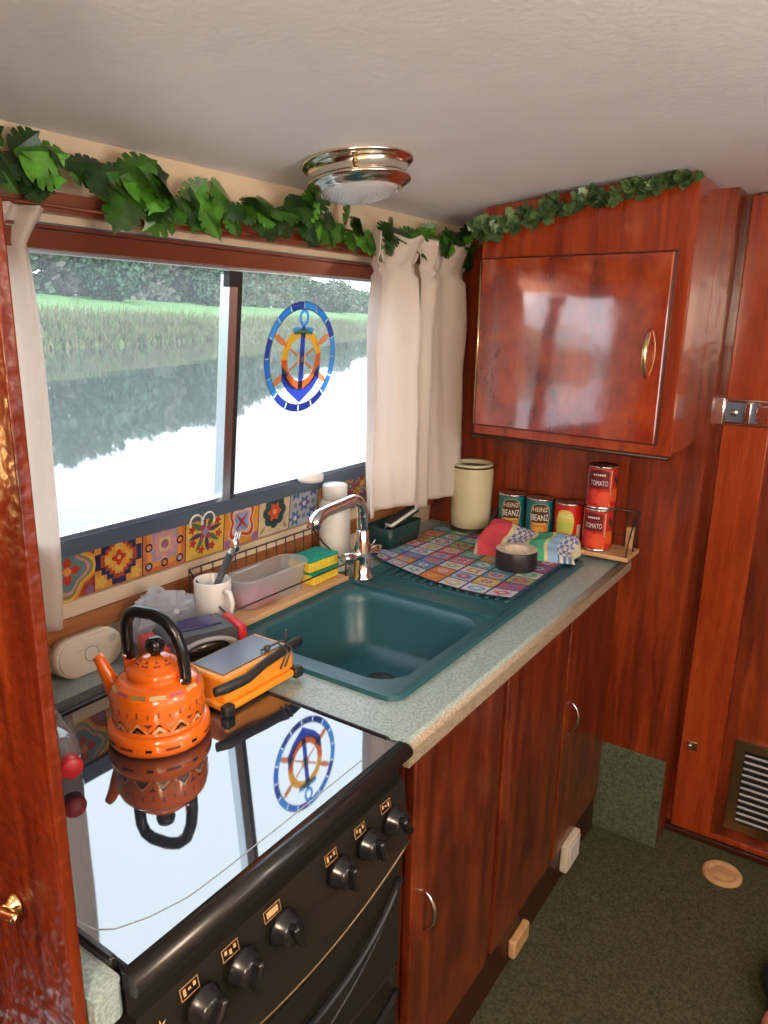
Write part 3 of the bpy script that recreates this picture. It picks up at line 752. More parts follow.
for i in range(10):
    a = 2 * PI * i / 10
    b.poly([V((r * math.cos(x), r * math.sin(x), z)) for x, r, z in ((a - .2, .0345, .1345), (a + .2, .0345, .1345), (a + .06, .024, .142), (a - .06, .024, .142))], (.30, .06, .02))
b.build('lid_pattern', 'enamel_print', lid, recalc=False)

# ------------------------------------------------------------------ items at the hob back
t = thing('work_light', 'orange rechargeable work light with grey panel and black folding handle beside the kettle', 'work light', (-.338, .858, .905)); t.scale = (1.08, 1.08, 1.08)
b = MB(); b.box((-.052, -.084, .004), (.052, .084, .016), .004); b.box((-.046, -.078, .014), (.044, .080, .056), .005); b.build('housing', 'yellow_orange', t)
b = MB(); b.box((-.039, -.068, .0562), (.030, .070, .0580), .001); b.build('panel', 'solar2', t)
for sx, sy in ((-1, -1), (1, -1), (1, 1), (-1, 1)):
    b = MB(); b.box((sx * .050 - .008, sy * .080 - .010, .0), (sx * .050 + .008, sy * .080 + .010, .019), .004); b.build('corner_bumper', 'black_matt', t)
b = MB(); b.tube([(.044, -.100, .046), (.050, -.080, .047), (.053, -.04, .047), (.050, .0, .054), (.046, .075, .060), (.043, .096, .058)], [.008, .010, .009, .0085, .0095, .0095], 8, flat=.7); b.build('handle', 'black_matt', t)
b = MB()
for y in (.045, .056): b.tube([(.02, y - .02, .060), (.040, y, .072), (.058, y + .004, .062), (.056, y - .012, .034)], .0016, 6)
b.sphere((.026, .035, .063), .006, 2); b.box((.028, .074, .058), (.033, .079, .082), .001)
b.build('clip_wire', 'dkgrey', t)

t = thing('lantern', 'dark grey and red solar lantern with round handle opening behind the work light', 'lantern', (-.487, .888, .9058), rot=(0, 0, math.radians(-20)))
b = MB()
b.prism(rrect(-.070, .0, .070, .066, .012), -.04, .04, lambda u, v, w: V((w, u, v))); b.build('body', 'dkgrey', t)
for s in (-1, 1):
    b = MB(); b.box((-.042, s * .080 - (.018 if s < 0 else .009), .002), (.042, s * .080 + (.018 if s < 0 else .009), .058 if s < 0 else .064), .006); b.build('end_cap', 'red', t)
b = MB(); b.box((-.036, -.052, .0662), (.014, .048, .069), .001); b.build('solar_cell', 'solar', t)
b = MB(); mx = Matrix.Translation((.040, .006, .030)) @ Matrix.Rotation(PI / 2, 4, 'Y') @ Matrix.Diagonal((.74, 1.70, 1, 1))
b.lathe([(.026, -.002), (.036, -.002), (.038, .006), (.034, .010), (.028, .008), (.026, 0)], 32, mx=mx); b.build('handle_ring', 'ltgrey', t)
b = MB(); b.lathe([(0, .0015), (.0265, .0015), (.0265, 0), (0, 0)], 32, mx=mx); b.build('opening', 'black', t)

# crumpled clear bag
b = MB(); tt = bmesh.new(); bmesh.ops.create_icosphere(tt, subdivisions=4, radius=1)
for v in tt.verts:
    p = v.co.copy(); q = noise.noise(p * 1.7) * .35 + noise.noise(p * 4.5 + V((3, 1, 2))) * .28 + noise.noise(p * 10) * .12
    p *= 1 + q; v.co = V((p.x * .038 - .600, p.y * .075 + .905, max(p.z * .060 + .955, .901)))
b.add(tt, None, False); tag(b.build('plastic_bag', 'foil'), 'crumpled translucent plastic bag behind the lantern at the rack end', 'plastic bag')

# alarm
t = thing('alarm', 'white oval alarm unit standing on the ledge left of the kettle', 'alarm', (-.628, .752, .8942), rot=(0, math.radians(-7), 0))
pl = rrect(-.068, .0, .068, .074, .036, 8)
b = MB(); b.prism(pl, -.016, .012, lambda u, v, w: V((w, u, v)), smooth=True)
b.prism(rrect(-.064, .004, .064, .070, .032, 8), .012, .016, lambda u, v, w: V((w, u, v))); al = b.build('housing', 'offwhite', t)
b = MB(); b.lathe([(.0135, .0165), (.015, .0168), (.0155, .0162)], 24, mx=Matrix.Translation((0, 0, .036)) @ Matrix.Rotation(PI / 2, 4, 'Y'))
for i in range(4): b.box((.0162, .040 + .004 * i, .044), (.0166, .0415 + .004 * i, .058))
b.box((.0162, -.03, .048), (.0166, .02, .0488)); b.build('button_ring', 'ltgrey', t)

# bottle lying on the hob behind the partition
t = thing('water_bottle', 'clear plastic bottle with a red cap lying on the cooker by the partition', 'bottle', (-.402, .536, .9355), rot=(PI / 2, 0, math.radians(73)))
b = MB(); b.lathe([(0, -.08), (.026, -.08), (.029, -.074), (.029, -.03), (.0275, -.02), (.029, -.01), (.029, .035), (.022, .058), (.013, .068), (.012, .078)], 24); b.build('bottle', 'bottle', t)
b = MB(); b.lathe([(0, .092), (.0145, .092), (.016, .089), (.016, .074), (.0145, .073), (0, .073)], 20); b.build('cap', 'red', t)

# ------------------------------------------------------------------ wire racks
def make_rack(label, loc, rz, front=True):
    t = thing('wire_rack', label, 'rack', loc, rz, 'wire racks with wooden bases')
    L, D = .42, .115
    b = MB(); b.box((0, -L / 2, .001), (D, L / 2, .013), .002); b.build('base_board', 'pine', t)
    b = MB(); r = .0021
    H = .118; h = .045
    y0, y1 = -L / 2 + .008, L / 2 - .008
    b.tube([(.004, y0, .012), (.004, y0, H), (.004, y1, H), (.004, y1, .012)], r, 6)
    if front:
        b.tube([(D - .004, y0, .012), (D - .004, y0, h), (D - .004, y1, h), (D - .004, y1, .012)], r, 6)
        for y in (y0, y1): b.tube([(.004, y, H), (D * .35, y, H * .72), (D - .004, y, h)], r, 6)
    else:
        for y in (y0, y1):
            b.tube([(.004, y, H), (D * .3, y, H * .95), (D * .62, y, H * .70), (D * .85, y, H * .40), (D - .006, y, .012)], r, 6)
            b.tube([(D * .3, y, H * .95), (D * .36, y, .012)], r, 6)
    b.tube([(.004, y0, .045), (.004, y1, .045)], r * .8, 6)
    for i in range(1, 12): b.tube([(.004, y0 + (y1 - y0) * i / 12, .012), (.004, y0 + (y1 - y0) * i / 12, H)], r * .7, 5)
    b.build('wire_frame', 'wire', t)
    return t
r1 = make_rack('wire rack with wooden base along the window wall holding mug, tub and sponges', (-.622, 1.195, .9105), 0)
r2 = make_rack('wire rack with wooden base by the bulkhead holding the food tins', (-.19, 2.0765, .9125), math.radians(-90), False)
b = MB(); b.box((-.02, 2.066, .9), (.004, 2.079, .985), .002); struct(b.build('trim_8', 'pine'), 'pale wooden end strip behind the tin rack')
RZ = .9105 + .0135
# mug
t = thing('mug', 'white ceramic mug with a fork and spoon standing in it, on the window rack', 'mug', (-.565, 1.008, RZ))
b = MB(); b.lathe([(0, .0), (.034, .0), (.037, .003), (.0385, .09), (.037, .0925), (.0355, .09), (.034, .006), (0, .005)], 32); b.build('cup', 'ceramic', t)
b = MB(); hh = V((.80, -.6, 0)).normalized(); hh = (Matrix.Rotation(.55, 3, 'Z') @ hh)
b.tube([hh * .036 + V((0, 0, .075)), hh * .055 + V((0, 0, .074)), hh * .062 + V((0, 0, .055)), hh * .056 + V((0, 0, .030)), hh * .036 + V((0, 0, .020))], .006, 8); b.build('handle', 'ceramic', t)
t = thing('spoon', 'dark-handled metal spoon leaning in the white mug', 'spoon', (-.565, 1.010, RZ + .012))
b = MB(); b.tube([(-.015, -.022, 0), (.0, .0, .05), (.012, .040, .125)], [.004, .006, .009], 8, flat=.6); b.build('handle', 'dkgrey', t)
b = MB(); b.sphere((.018, .052, .142), .014, 2, (.45, .8, 1.3)); b.build('bowl', 'chrome', t)
t = thing('fork', 'steel fork leaning beside the spoon in the white mug', 'fork', (-.578, 1.016, RZ + .012))
b = MB(); b.tube([(-.012, -.02, 0), (.004, .015, .06), (.016, .050, .13)], [.003, .005, .007], 8, flat=.5); b.build('handle', 'alu', t)
b = MB()
for q in (-.006, 0, .006): b.tube([(.016, .050, .128), (.018 + q, .057, .142), (.019 + q, .066, .165)], .0017, 6)
b.build('tines', 'chrome', t)
# tub
t = thing('plastic_tub', 'clear open plastic tub with pink soap in it on the window rack', 'tub', (-.563, 1.175, RZ))
b = MB(); P0 = rrect(-.038, -.105, .038, .105, .032, 6)
def scl(pl, k, z): return [b.bm.verts.new((x * k, y * (1 - (1 - k) * .5), z)) for x, y in pl]
A0 = scl(P0, .82, .001); A1 = scl(P0, 1., .066); A2 = scl(P0, 1.10, .068); A3 = scl(P0, 1.10, .073); 
b.f(A0); bridge(A0, A1); bridge(A1, A2, False); bridge(A2, A3, False); b.build('tub', 'tub', t)
b = MB(); A0 = [b.bm.verts.new((x * .78, y * .45 - .040, .003)) for x, y in P0]; A1 = [b.bm.verts.new((x * .82, y * .48 - .040, .022)) for x, y in P0]; b.f(A0); bridge(A0, A1); b.f(A1); b.build('soap', 'pink', t)
# sponges
def make_sponge(label, loc, rz):
    t = thing('sponge', label, 'sponge', loc, rz, 'washing-up sponges on the rack')
    b = MB(); b.box((-.036, -.052, 0), (.036, .052, .024), .004); b.build('foam', 'sponge', t)
    b = MB(); b.box((-.036, -.052, .0242), (.036, .052, .031), .002); b.build('scourer', 'scour', t)
    return t
s1 = make_sponge('lower yellow sponge with green scourer on the window rack beside the tap', (-.563, 1.340, RZ), .05)
dup(s1, (-.565, 1.337, RZ + .032), -.04, 'upper yellow sponge with green scourer on top of the other sponge')
# white bottle behind tap
t = thing('white_bottle', 'tall white plastic bottle with white cap behind the tap', 'bottle', (-.602, 1.470, .9065))
b = MB(); b.lathe([(0, 0), (.036, 0), (.040, .004), (.040, .170), (.036, .182), (.026, .188)], 28); b.build('bottle', 'white', t)
b = MB(); b.lathe([(.024, .188), (.032, .189), (.032, .222), (.030, .226), (0, .227)], 28); b.build('cap', 'white', t)

# dark green tub with brush
t = thing('washing_up_caddy', 'dark green plastic caddy by the wall behind the tap', 'caddy', (-.598, 1.745, .9135))
b = MB(); P0 = rrect(-.048, -.085, .048, .085, .015, 5)
A0 = [b.bm.verts.new((x * .88, y * .93, 0)) for x, y in P0]; A1 = [b.bm.verts.new((x, y, .060)) for x, y in P0]; A2 = [b.bm.verts.new((x * .93, y * .96, .060)) for x, y in P0]; A3 = [b.bm.verts.new((x * .84, y * .90, .006)) for x, y in P0]
b.f(A0); bridge(A0, A1); bridge(A1, A2, False); bridge(A2, A3); b.f(A3); b.build('caddy', 'green_tub', t)
t = thing('brush', 'black scrubbing brush with a white back lying across the dark green caddy', 'brush', (-.585, 1.775, .977), rot=(math.radians(20), 0, -.25))
b = MB(); b.box((-.016, -.06, .006), (.016, .055, .016), .005); b.build('back', 'white', t)
b = MB(); b.box((-.016, -.06, .0), (.016, .055, .006), .002); b.box((-.014, -.058, .0165), (.014, .053, .022), .003); b.build('bristles', 'black_matt', t)
b = MB(); b.tube([(0, -.06, .012), (.004, -.10, .006), (.010, -.16, -.012)], .0022, 6); b.build('handle', 'alu', t)

# electric kettle
t = thing('electric_kettle', 'cream jug kettle with open lid and dark base in the corner behind the curtain', 'kettle', (-.482, 2.005, .9))
b = MB(); b.lathe([(0, 0), (.056, 0), (.062, .004), (.060, .022), (.056, .026)], 32); b.build('base', 'black_matt', t)
b = MB(); b.lathe([(.054, .026), (.060, .030), (.062, .06), (.064, .20), (.062, .222), (.060, .226), (.056, .222), (.056, .19), (.054, .03)], 32); b.build('jug', 'kettle_cream', t)
b = MB(); b.lathe([(0, .205), (.0555, .205), (.0555, .212), (0, .208)], 32); b.build('lid_recess', 'black_matt', t)
b = MB(); b.lathe([(.0625, .212), (.0655, .213), (.0655, .217), (.0625, .218)], 32); b.build('rim_band', 'black_matt', t)
b = MB(); b.tube([(.058, -.02, .012), (.075, -.028, .03), (.083, -.02, .07), (.09, .02, .10), (.095, .06, .09)], .003, 6); b.build('cable', 'black_matt', t)

# ------------------------------------------------------------------ drying mat
b = MB()
CXm, CYm = -.350, 1.735
ang = 0.
cols = [(.50, .08, .06), (.14, .30, .52), (.62, .22, .05), (.30, .10, .26), (.10, .38, .40), (.60, .40, .10), (.58, .16, .22), (.16, .18, .46), (.26, .42, .14), (.48, .52, .58), (.55, .58, .62), (.30, .45, .60)]
MW, ML = .455, .49
def mfn(u, v, l=0):
    x = (u - .5) * MW; y = (v - .5) * ML
    uu = min(max(u, 0), 1)
    if v < .45: y += (.125 * (1 - uu) ** 1.6 + .05 * uu ** 4 - .012) * (1 - v / .45)
    X = CXm + x * math.cos(ang) - y * math.sin(ang); Y = CYm + x * math.sin(ang) + y * math.cos(ang)
    z = .9145 + l * .0003
    return V((X, min(Y, 2.07), z))
NU, NV = 7, 8
pts_o = [(i / 20, 0) for i in range(21)] + [(1, 1), (0, 1)]
top = [b.bm.verts.new(mfn(u, v)) for u, v in pts_o]; bot = [b.bm.verts.new(mfn(u, v, -6)) for u, v in pts_o]
b.f(top, (.055, .025, .07)); b.f(bot[::-1], (.05, .03, .06))
for i in range(len(top)): b.f([top[i], bot[i], bot[(i + 1) % len(top)], top[(i + 1) % len(top)]], (.05, .03, .06))
rng = random.Random(3)
for i in range(NU):
    for j in range(NV):
        u0, v0 = (i + .5) / NU, (j + .5) / NV
        c1, c2, c3 = rng.sample(cols, 3)
        fnu = lambda p: (u0 + p[0] / NU, v0 + p[1] / NV)
        b.poly([mfn(*fnu(p), 1) for p in rect(-.455, -.455, .455, .455)], c1)
        k = rng.randint(0, 2)
        sh = [flower(0, 0, .33, 8, .1), ngon(0, 0, .36, 4, PI / 4 * rng.randint(0, 1)), ngon(0, 0, .34, 16)][k]
        b.poly([mfn(*fnu(p), 2) for p in sh], c2)
        b.poly([mfn(*fnu(p), 3) for p in flower(0, 0, .23, 6, .2)], c3)
        b.poly([mfn(*fnu(p), 4) for p in ngon(0, 0, .12, 8)], c1)
tag(b.build('drying_mat', 'mat'), 'multicoloured patchwork drying mat spread over the sink drainer', 'mat')

# tape roll
t = thing('tape_roll', 'roll of wide black tape lying on the patterned mat', 'tape', (-.208, 1.740, .9162))
b = MB(); b.lathe([(.038, .0), (.054, .0), (.0545, .001), (.0545, .049), (.054, .05), (.038, .05)], 40); b.build('tape', 'tape', t)
b = MB(); b.lathe([(.0375, .0), (.0375, .0495), (.034, .0505), (.034, .0), (.0375, .0)], 40)
b.lathe([(.0545, .0505), (.034, .0508)], 40); b.build('card_core', 'core', t)

# folded towel
t_w, t_l = .15, .275
tc0 = V((-.238, 1.886, .9155)); ta = math.radians(12)
stripes = [(.0, (.62, .60, .52)), (.035, (.66, .07, .10)), (.27, (.68, .60, .34)), (.31, (.66, .64, .60)), (.52, (.68, .60, .34)), (.55, (.07, .42, .24)), (.70, (.62, .60, .30)), (.74, (.28, .46, .66)), (.84, (.66, .64, .60)), (.97, (.62, .62, .4))]
def tcol(u, v):
    c = stripes[0][1]
    for s, cc in stripes:
        if u >= s: c = cc
    if .31 <= u < .52 or .84 <= u < .97:
        if (int(u * 34) + int(v * 9)) % 2 == 0: c = (.14, .20, .42)
    return c
def tfn(lv):
    def g(u, v):
        x = (u - .5) * t_l; y = (v - .5) * t_w * (1.15 - .3 * u)
        hgt = .020 + .044 * (1 - .55 * u) * (1 - v) ** .8 + .008 * math.sin(u * 9 + v * 3)
        e = min(1., min(v / .05, (1 - v) / .13)); e2 = min(1., min(u, 1 - u) / .06)
        edge = math.sqrt(max(0, 1 - (1 - e) ** 2)) * math.sqrt(max(0, 1 - (1 - e2) ** 2))
        z = hgt * edge if lv else 0
        if lv: z += .004 * noise.noise(V((u * 8, v * 6, 1)))
        xx = x + .006 * math.sin(v * 7)
        return tc0 + V((xx * math.cos(ta) + y * math.sin(ta), xx * math.sin(ta) - y * math.cos(ta), max(z, .0)))
    return g
b = MB(); b.grid(tfn(1), 60, 24, tcol); b.grid(tfn(0), 6, 3, (.5, .5, .45))
tag(b.build('tea_towel', 'cloth'), 'folded striped tea towel in red, blue, green and white in front of the tins', 'towel')

# ------------------------------------------------------------------ tins
def can_frame(mx, r):
    def g(u, v, l=0): a = u / r; rr = r + .0003 + .00025 * l; return mx @ V((rr * math.cos(a), rr * math.sin(a), v))
    return g
def make_tin(label, loc, rz, kind, group=None, r=.0405, h=.120):
    t = thing('food_tin', label, 'tin', loc, rz, group)
    b = MB(); b.lathe([(0, .002), (r * .94, .002), (r * .96, 0), (r * 1.0, .001), (r * 1.0, .004), (r * .975, .006), (r * .975, h - .006), (r * 1.0, h - .004), (r * 1.0, h - .001), (r * .96, h), (r * .93, h - .004), (0, h - .004)], 32); b.build('can', 'tin', t)
    base = {'beans': (.012, .17, .20), 'soup': (.55, .018, .012), 'tomato': (.55, .018, .016)}[kind]
    b = MB(); b.lathe([(r * .985, .006), (r * .988, .007), (r * .988, h - .007), (r * .985, h - .006)], 40, base)
    g = can_frame(Matrix.Identity(4), r * .99)
    P = lambda pl, c, l=1: panel(b, pl, c, l, g)
    def panel(b, pl, c, l, g):
        # split into vertical strips so the patch follows the curve
        xs = sorted(set([p[0] for p in pl])); x0, x1 = xs[0], xs[-1]; n_ = max(2, int((x1 - x0) / .006)); seq = [x0 + (x1 - x0) * i / n_ for i in range(n_ + 1)]
        def rng_(x):
            ys_ = []
            for (ax, ay), (bx, by) in zip(pl, pl[1:] + pl[:1]):
                if abs(ax - bx) < 1e-9:
                    if abs(x - ax) < 1e-9: ys_ += [ay, by]
                elif min(ax, bx) - 1e-9 <= x <= max(ax, bx) + 1e-9: ys_.append(ay + (by - ay) * (x - ax) / (bx - ax))
            return min(ys_), max(ys_)
        for xa, xb in zip(seq, seq[1:]):
            (a0, a1), (b0, b1) = rng_(xa), rng_(xb)
            vs = [g(xa, a0, l), g(xb, b0, l), g(xb, b1, l), g(xa, a1, l)]
            b.poly(vs, c)
    dc = {}
    if kind == 'beans':
        key = lambda k: [(-.026 * k, .020), (.026 * k, .020), (.028 * k, .075), (.024 * k, .098), (.012 * k, .106), (-.012 * k, .106), (-.024 * k, .098), (-.028 * k, .075)]
        P(key(1.08), (.62, .50, .28), 1); P([(x, y * .985 + .001) for x, y in key(1.0)], (.055, .022, .014), 2)
        P(rect(-.024, .024, .024, .042), (.62, .22, .04), 3); P(rect(-.022, .043, .022, .050), (.70, .36, .08), 3)
        P(ngon(0, .028, .018, 12, 0, .010), (.70, .34, .06), 4)
    elif kind == 'soup':
        P([(-.027, .016), (.025, .016), (.027, .07), (.022, .092), (.010, .101), (-.010, .101), (-.024, .092), (-.028, .07)], (.62, .52, .10), 1)
        P([(-.024, .034), (.022, .034), (.024, .066), (-.025, .066)], (.42, .50, .08), 2)
        P(ngon(0, .026, .024, 14, 0, .012), (.80, .26, .03), 3)
        P(rect(.036, .02, .050, .06), (.65, .55, .45), 1); P(rect(-.052, .02, -.038, .07), (.05, .03, .03), 1)
    else:
        P(rect(-.034, .058, .026, .106), (.14, .010, .014), 1)
        P(ngon(-.012, .035, .020, 16), (.62, .05, .03), 2); P(ngon(.016, .030, .022, 16), (.70, .08, .03), 3); P(ngon(-.03, .026, .014, 14), (.5, .03, .03), 4)
        P(rect(.030, .01, .034, .11), (.55, .38, .20), 2); P([(.04, .09), (.058, .055), (.05, .105)], (.06, .10, .02), 2); P(ngon(.052, .04, .020, 14), (.70, .10, .02), 1)
        P([(-.034, .106), (.0, .111), (.026, .106)], (.14, .010, .014), 1)
        P([(.042, .085), (.062, .06), (.060, .075), (.05, .1)], (.05, .03, .02), 3)
        P(rect(-.040, .008, -.037, .112), (.6, .5, .45), 2)
    lb = b.build('paper_label', 'label', t, recalc=False)
    b = MB(); G = lambda dy, l=8: (lambda u, v: g(u, v + dy, l))
    if kind == 'beans':
        put_text(b, 'HEINZ', .042, .013, G(.090), (.80, .66, .40)); put_text(b, 'BEANZ', .048, .018, G(.066), (.85, .82, .76))
    elif kind == 'soup':
        put_text(b, 'HEINZ', .036, .012, G(.084), (.80, .76, .60))
    else:
        put_text(b, 'TOMATO', .046, .014, G(.074), (.80, .72, .66))
        for i in range(6): b.poly([g(-.016 + .0055 * i, .094, 8), g(-.012 + .0055 * i, .094, 8), g(-.012 + .0055 * i, .099, 8), g(-.016 + .0055 * i, .099, 8)], (.75, .68, .6))
    b.build('lettering', 'print', lb, recalc=False)
    return t
TZ = .9125 + .0135
def face(x, y, extra=0.): return math.atan2(0 - y, cx_ - x) + extra
def tin_at(px_x, y): return (px_x, y, TZ)
t1 = make_tin('teal beans tin nearest the kettle on the tin rack', (-.354, 2.024, TZ), face(-.352, 2.0, -.05), 'beans', 'food tins on the rack')
dup(t1, (-.264, 2.022, TZ), face(-.262, 2.0, .05), 'teal beans tin in the middle, between the other teal tin and the red tin')
make_tin('red tin with yellow-green label between teal tin and tomato tins', (-.174, 2.020, TZ), face(-.172, 2.0, -.25), 'soup', 'food tins on the rack')
t3 = make_tin('lower red tomato tin carrying another tin at the right end of the rack', (-.084, 2.008, TZ), face(-.08, 1.985, -.3), 'tomato', 'food tins on the rack')
dup(t3, (-.082, 2.009, TZ + .1205), face(-.08, 1.985, -.22), 'upper red tomato tin on top of the stack')

# ------------------------------------------------------------------ wall cupboard
cp = thing('wall_cupboard', 'glossy mahogany wall cupboard hung under the ceiling above the tins', 'cupboard', (-.15, 1.95, 1.235))
PL, PR = V((-.412, 1.862, 0)), V((.128, 1.815, 0))
cd = (PR - PL); CW = cd.length; cd.normalize(); cn = V((cd.y, -cd.x, 0))
def cf(s, z, w=0): p = PL + cd * s + cn * w; return V((p.x, p.y, z))
CB = 1.238
def ctop(s): return ceil_z(cf(s, 0).x) - .004
b = MB()
b.prism([(0, CB), (CW, CB)] + [(CW * (1 - i / 10), ctop(CW * (1 - i / 10))) for i in range(11)], -.018, 0, lambda u, v, w: cf(u, v, w)); b.build('face_frame', 'wood_frame', cp, True)
b = MB()
pl = [(PL.x + .001, PL.y + .019), (PR.x - .001, PR.y + .019), (PR.x - .001, YB - .002), (PL.x + .001, YB - .002)]
tops = [ceil_z(x) - .006 for x, y in pl]
A = [b.bm.verts.new((x, y, CB + .002)) for x, y in pl]; B = [b.bm.verts.new((x, y, z)) for (x, y), z in zip(pl, tops)]
b.f(A[::-1]); b.f(B)
for i in range(4): b.f([A[i], A[(i + 1) % 4], B[(i + 1) % 4], B[i]])
b.build('carcass', 'wood_frame', cp, True)
b = MB(); s0, s1 = .006, CW - .030
b.prism(rect(s0, 1.262, s1, 1.704), .0005, .0045, lambda u, v, w: cf(u, v, w)); b.build('door_gap', 'wood_edge', cp, True)
b = MB()
o_ = rect(s0 + .004, 1.266, s1 - .004, 1.700); i_ = rect(s0 + .006, 1.268, s1 - .006, 1.698)
P0 = [b.bm.verts.new(cf(*p, .003)) for p in o_]; P1 = [b.bm.verts.new(cf(*p, .014)) for p in o_]; P2 = [b.bm.verts.new(cf(*p, .016)) for p in i_]
bridge(P0, P1, False); bridge(P1, P2, False); b.f(P2); cdoor = b.build('door', 'wood_door', cp, True)
b = MB(); bow_handle(b, cf(s1 - .038, 1.475, .016), (0, 0, 1), cn, .112, .0055, .024); b.build('handle', 'brass', cdoor, True)
b = MB(); b.tube([cf(s0 + .001, 1.268, .013), cf(s0 + .001, 1.698, .013)], .0035, 6); b.build('hinge', 'brass', cdoor, True)
b = MB()
b.tube([cf(-.004, CB - .004, .004), cf(CW + .002, CB - .004, .004)], .006, 6); b.build('bottom_bead', 'wood_edge', cp, True)

# ------------------------------------------------------------------ curtains
def curtain(name, label, y0, y1, xb, ztop, zbot, pleats, amp, taper=0., phase=0., ruff=.05, gather=.75, skew=0.):
    def g(u, v):
        z = zbot + (ztop - zbot) * v
        zg = ztop - ruff
        k = 1.
        if v > .5: k = 1 - (1 - gather) * min(1, max(0, (z - (zg - .22)) / .22)) ** 1.5
        yc = (y0 + y1) / 2; yy = yc + (u - .5) * (y1 - y0) * k + skew * (1 - v)
        a = amp * (1.0 if z < zg - .03 else .65)
        fl = 0
        if z > zg: 
            q = (z - zg) / ruff; yy = yc + (u - .5) * (y1 - y0) * (k + .18 * q); a = amp * (.5 + .35 * q); fl = .012 * q
        ph = 2 * PI * pleats * u + phase
        x = xb + a * math.sin(ph) + .35 * a * math.sin(2.3 * ph + 1 + 2 * v) + fl
        if z > zg - .02: x += .006 * math.sin(ph * 3 + 1.3); z += .006 * math.sin(ph * 2.5)
        x += .008 * noise.noise(V((u * 3, v * 5, y0)))
        if zg - .006 < z < zg + .006: x -= .006
        return V((x, yy, z))
    b = MB(); b.grid(g, 90, 56); o = b.build(name, 'curtain', recalc=False)
    md = o.modifiers.new('thickness', 'SOLIDIFY'); md.thickness = .0025
    return tag(o, label, 'curtain', 'window curtains')
curtain('curtain', 'cream gathered curtain panel hanging at the right of the window, nearer the roundel', 1.495, 1.745, -.528, 1.742, 1.050, 1.25, .030, phase=2.2, gather=.80, ruff=.065)
curtain('curtain', 'cream curtain panel at the bulkhead end, hanging beside the cream jug kettle', 1.735, 2.064, -.540, 1.748, 1.022, 1.7, .026, phase=.6, gather=.84, ruff=.07)
# narrow left curtain, drawn back behind the partition
b = MB()
def gl(u, v):
    z = .99 + .705 * v
    edge = .714 - .040 * max(0, (v - .5) / .5) ** 1.5 + .003 * math.sin(v * 9) + .030 * max(0, (v - .93) / .07)
    y = edge - (1 - u) * (.16 - .05 * v)
    x = wall(0, z).x + .022 + .010 * math.sin(u * 15 + v * 2) + (.018 * max(0, (v - .9) / .1))
    return V((x, y, z))
b.grid(gl, 40, 40); o = b.build('curtain', 'curtain', recalc=False); md = o.modifiers.new('thickness', 'SOLIDIFY'); md.thickness = .0025
tag(o, 'narrow cream curtain drawn back at the left edge of the window by the near partition', 'curtain', 'window curtains')
b = MB(); b.tube([wall(.42, 1.700, .034), wall(2.07, 1.700, .045)], .0025, 8); tag(b.build('curtain_rod', 'rail_wood'), 'thin curtain rod along the wooden rail over the window', 'curtain rod')

# ------------------------------------------------------------------ leaf garlands
def monstera(b, base, dirv, nrm, L, rng, c):
    d = V(dirv).normalized(); n = V(nrm); s = d.cross(n).normalized(); n = s.cross(d).normalized()
    half = [(0, 0), (.06, .16), (.16, .30), (.28, .38), (.34, .24), (.38, .40), (.50, .42), (.53, .24), (.57, .38), (.68, .36), (.69, .18), (.74, .29), (.84, .20), (.86, .10), (1, 0)]
    bend = rng.uniform(.12, .35); fold = rng.uniform(.15, .45)
    def P(t, w, sg): return base + d * (t * L) + s * (w * L * sg) + n * (-fold * w * L - bend * L * t * t)
    for sg in (-1, 1):
        mid = [b.bm.verts.new(P(t, 0, sg)) for t, w in half]
        edge = [b.bm.verts.new(P(t, w, sg)) for t, w in half]
        for i in range(len(half) - 1):
            k = .85 + .3 * (sg > 0) + rng.uniform(-.08, .08)
            cc = tuple(q * k for q in c)
            if i == 0: b.f([mid[0], mid[1], edge[1]], cc, True)
            elif i == len(half) - 2: b.f([mid[i], mid[i + 1], edge[i]], cc, True)
            else: b.f([mid[i], mid[i + 1], edge[i + 1], edge[i]], cc, True)
rng = random.Random(11)
gt = thing('leaf_garland', 'garland of artificial split-leaf foliage along the rail above the window', 'garland', (-.55, 1.3, 1.70))
stem = []
for i in range(60):
    y = .50 + 1.56 * i / 59
    stem.append(V((wall(0, 1.74).x + .035 + .012 * math.sin(y * 17), y, 1.745 + .012 * math.sin(y * 11) + .02 * max(0, (.8 - y)) + .02 * max(0, y - 1.6))))
b = MB(); b.tube(stem, .003, 6); b.build('stem', 'stem', gt, True)
b = MB(); N_ = 112
for i in range(N_):
    t = (i + rng.random() * .7) / N_ * 58; p = stem[int(t)]
    side = 1 if i % 2 else -1
    ang = rng.uniform(-1.1, 1.1) + (-.25 if side < 0 else .15)
    dv = V((rng.uniform(.15, .55), math.sin(ang) * .9, (-.75 if side < 0 else .34) * rng.uniform(.45, 1)))
    if i % 3 == 0: dv = V((rng.uniform(.1, .4), rng.choice((-1, 1)) * .9, rng.uniform(-.4, .3)))
    nr = V((rng.uniform(.6, 1), rng.uniform(-.4, .4), rng.uniform(.2, .8)))
    g_ = rng.random()
    c = (.030 + .055 * g_ * g_, .10 + .19 * g_ * g_, .010 + .010 * g_) if rng.random() < .6 else (.016, .055, .010)
    monstera(b, p + V((rng.uniform(0, .025), 0, rng.uniform(-.008, .008))), dv, nr, rng.uniform(.048, .088), rng, c)
b.build('leaves', 'leaf', gt, True)
gt2 = thing('leaf_garland', 'garland of small grey-green ivy leaves along the top of the wall cupboard', 'garland', (-.13, 1.82, 1.76))
st = []
for i in range(40):
    s = .0 + (CW - .02) * i / 39; t = i / 39
    st.append(cf(s, ctop(s) - .062 + .052 * t ** .8 + .006 * math.sin(i * .9), .016 + .006 * math.sin(i * 1.7)))
b = MB(); b.tube(st, .002, 5); b.build('stem', 'stem', gt2, True)
b = MB()
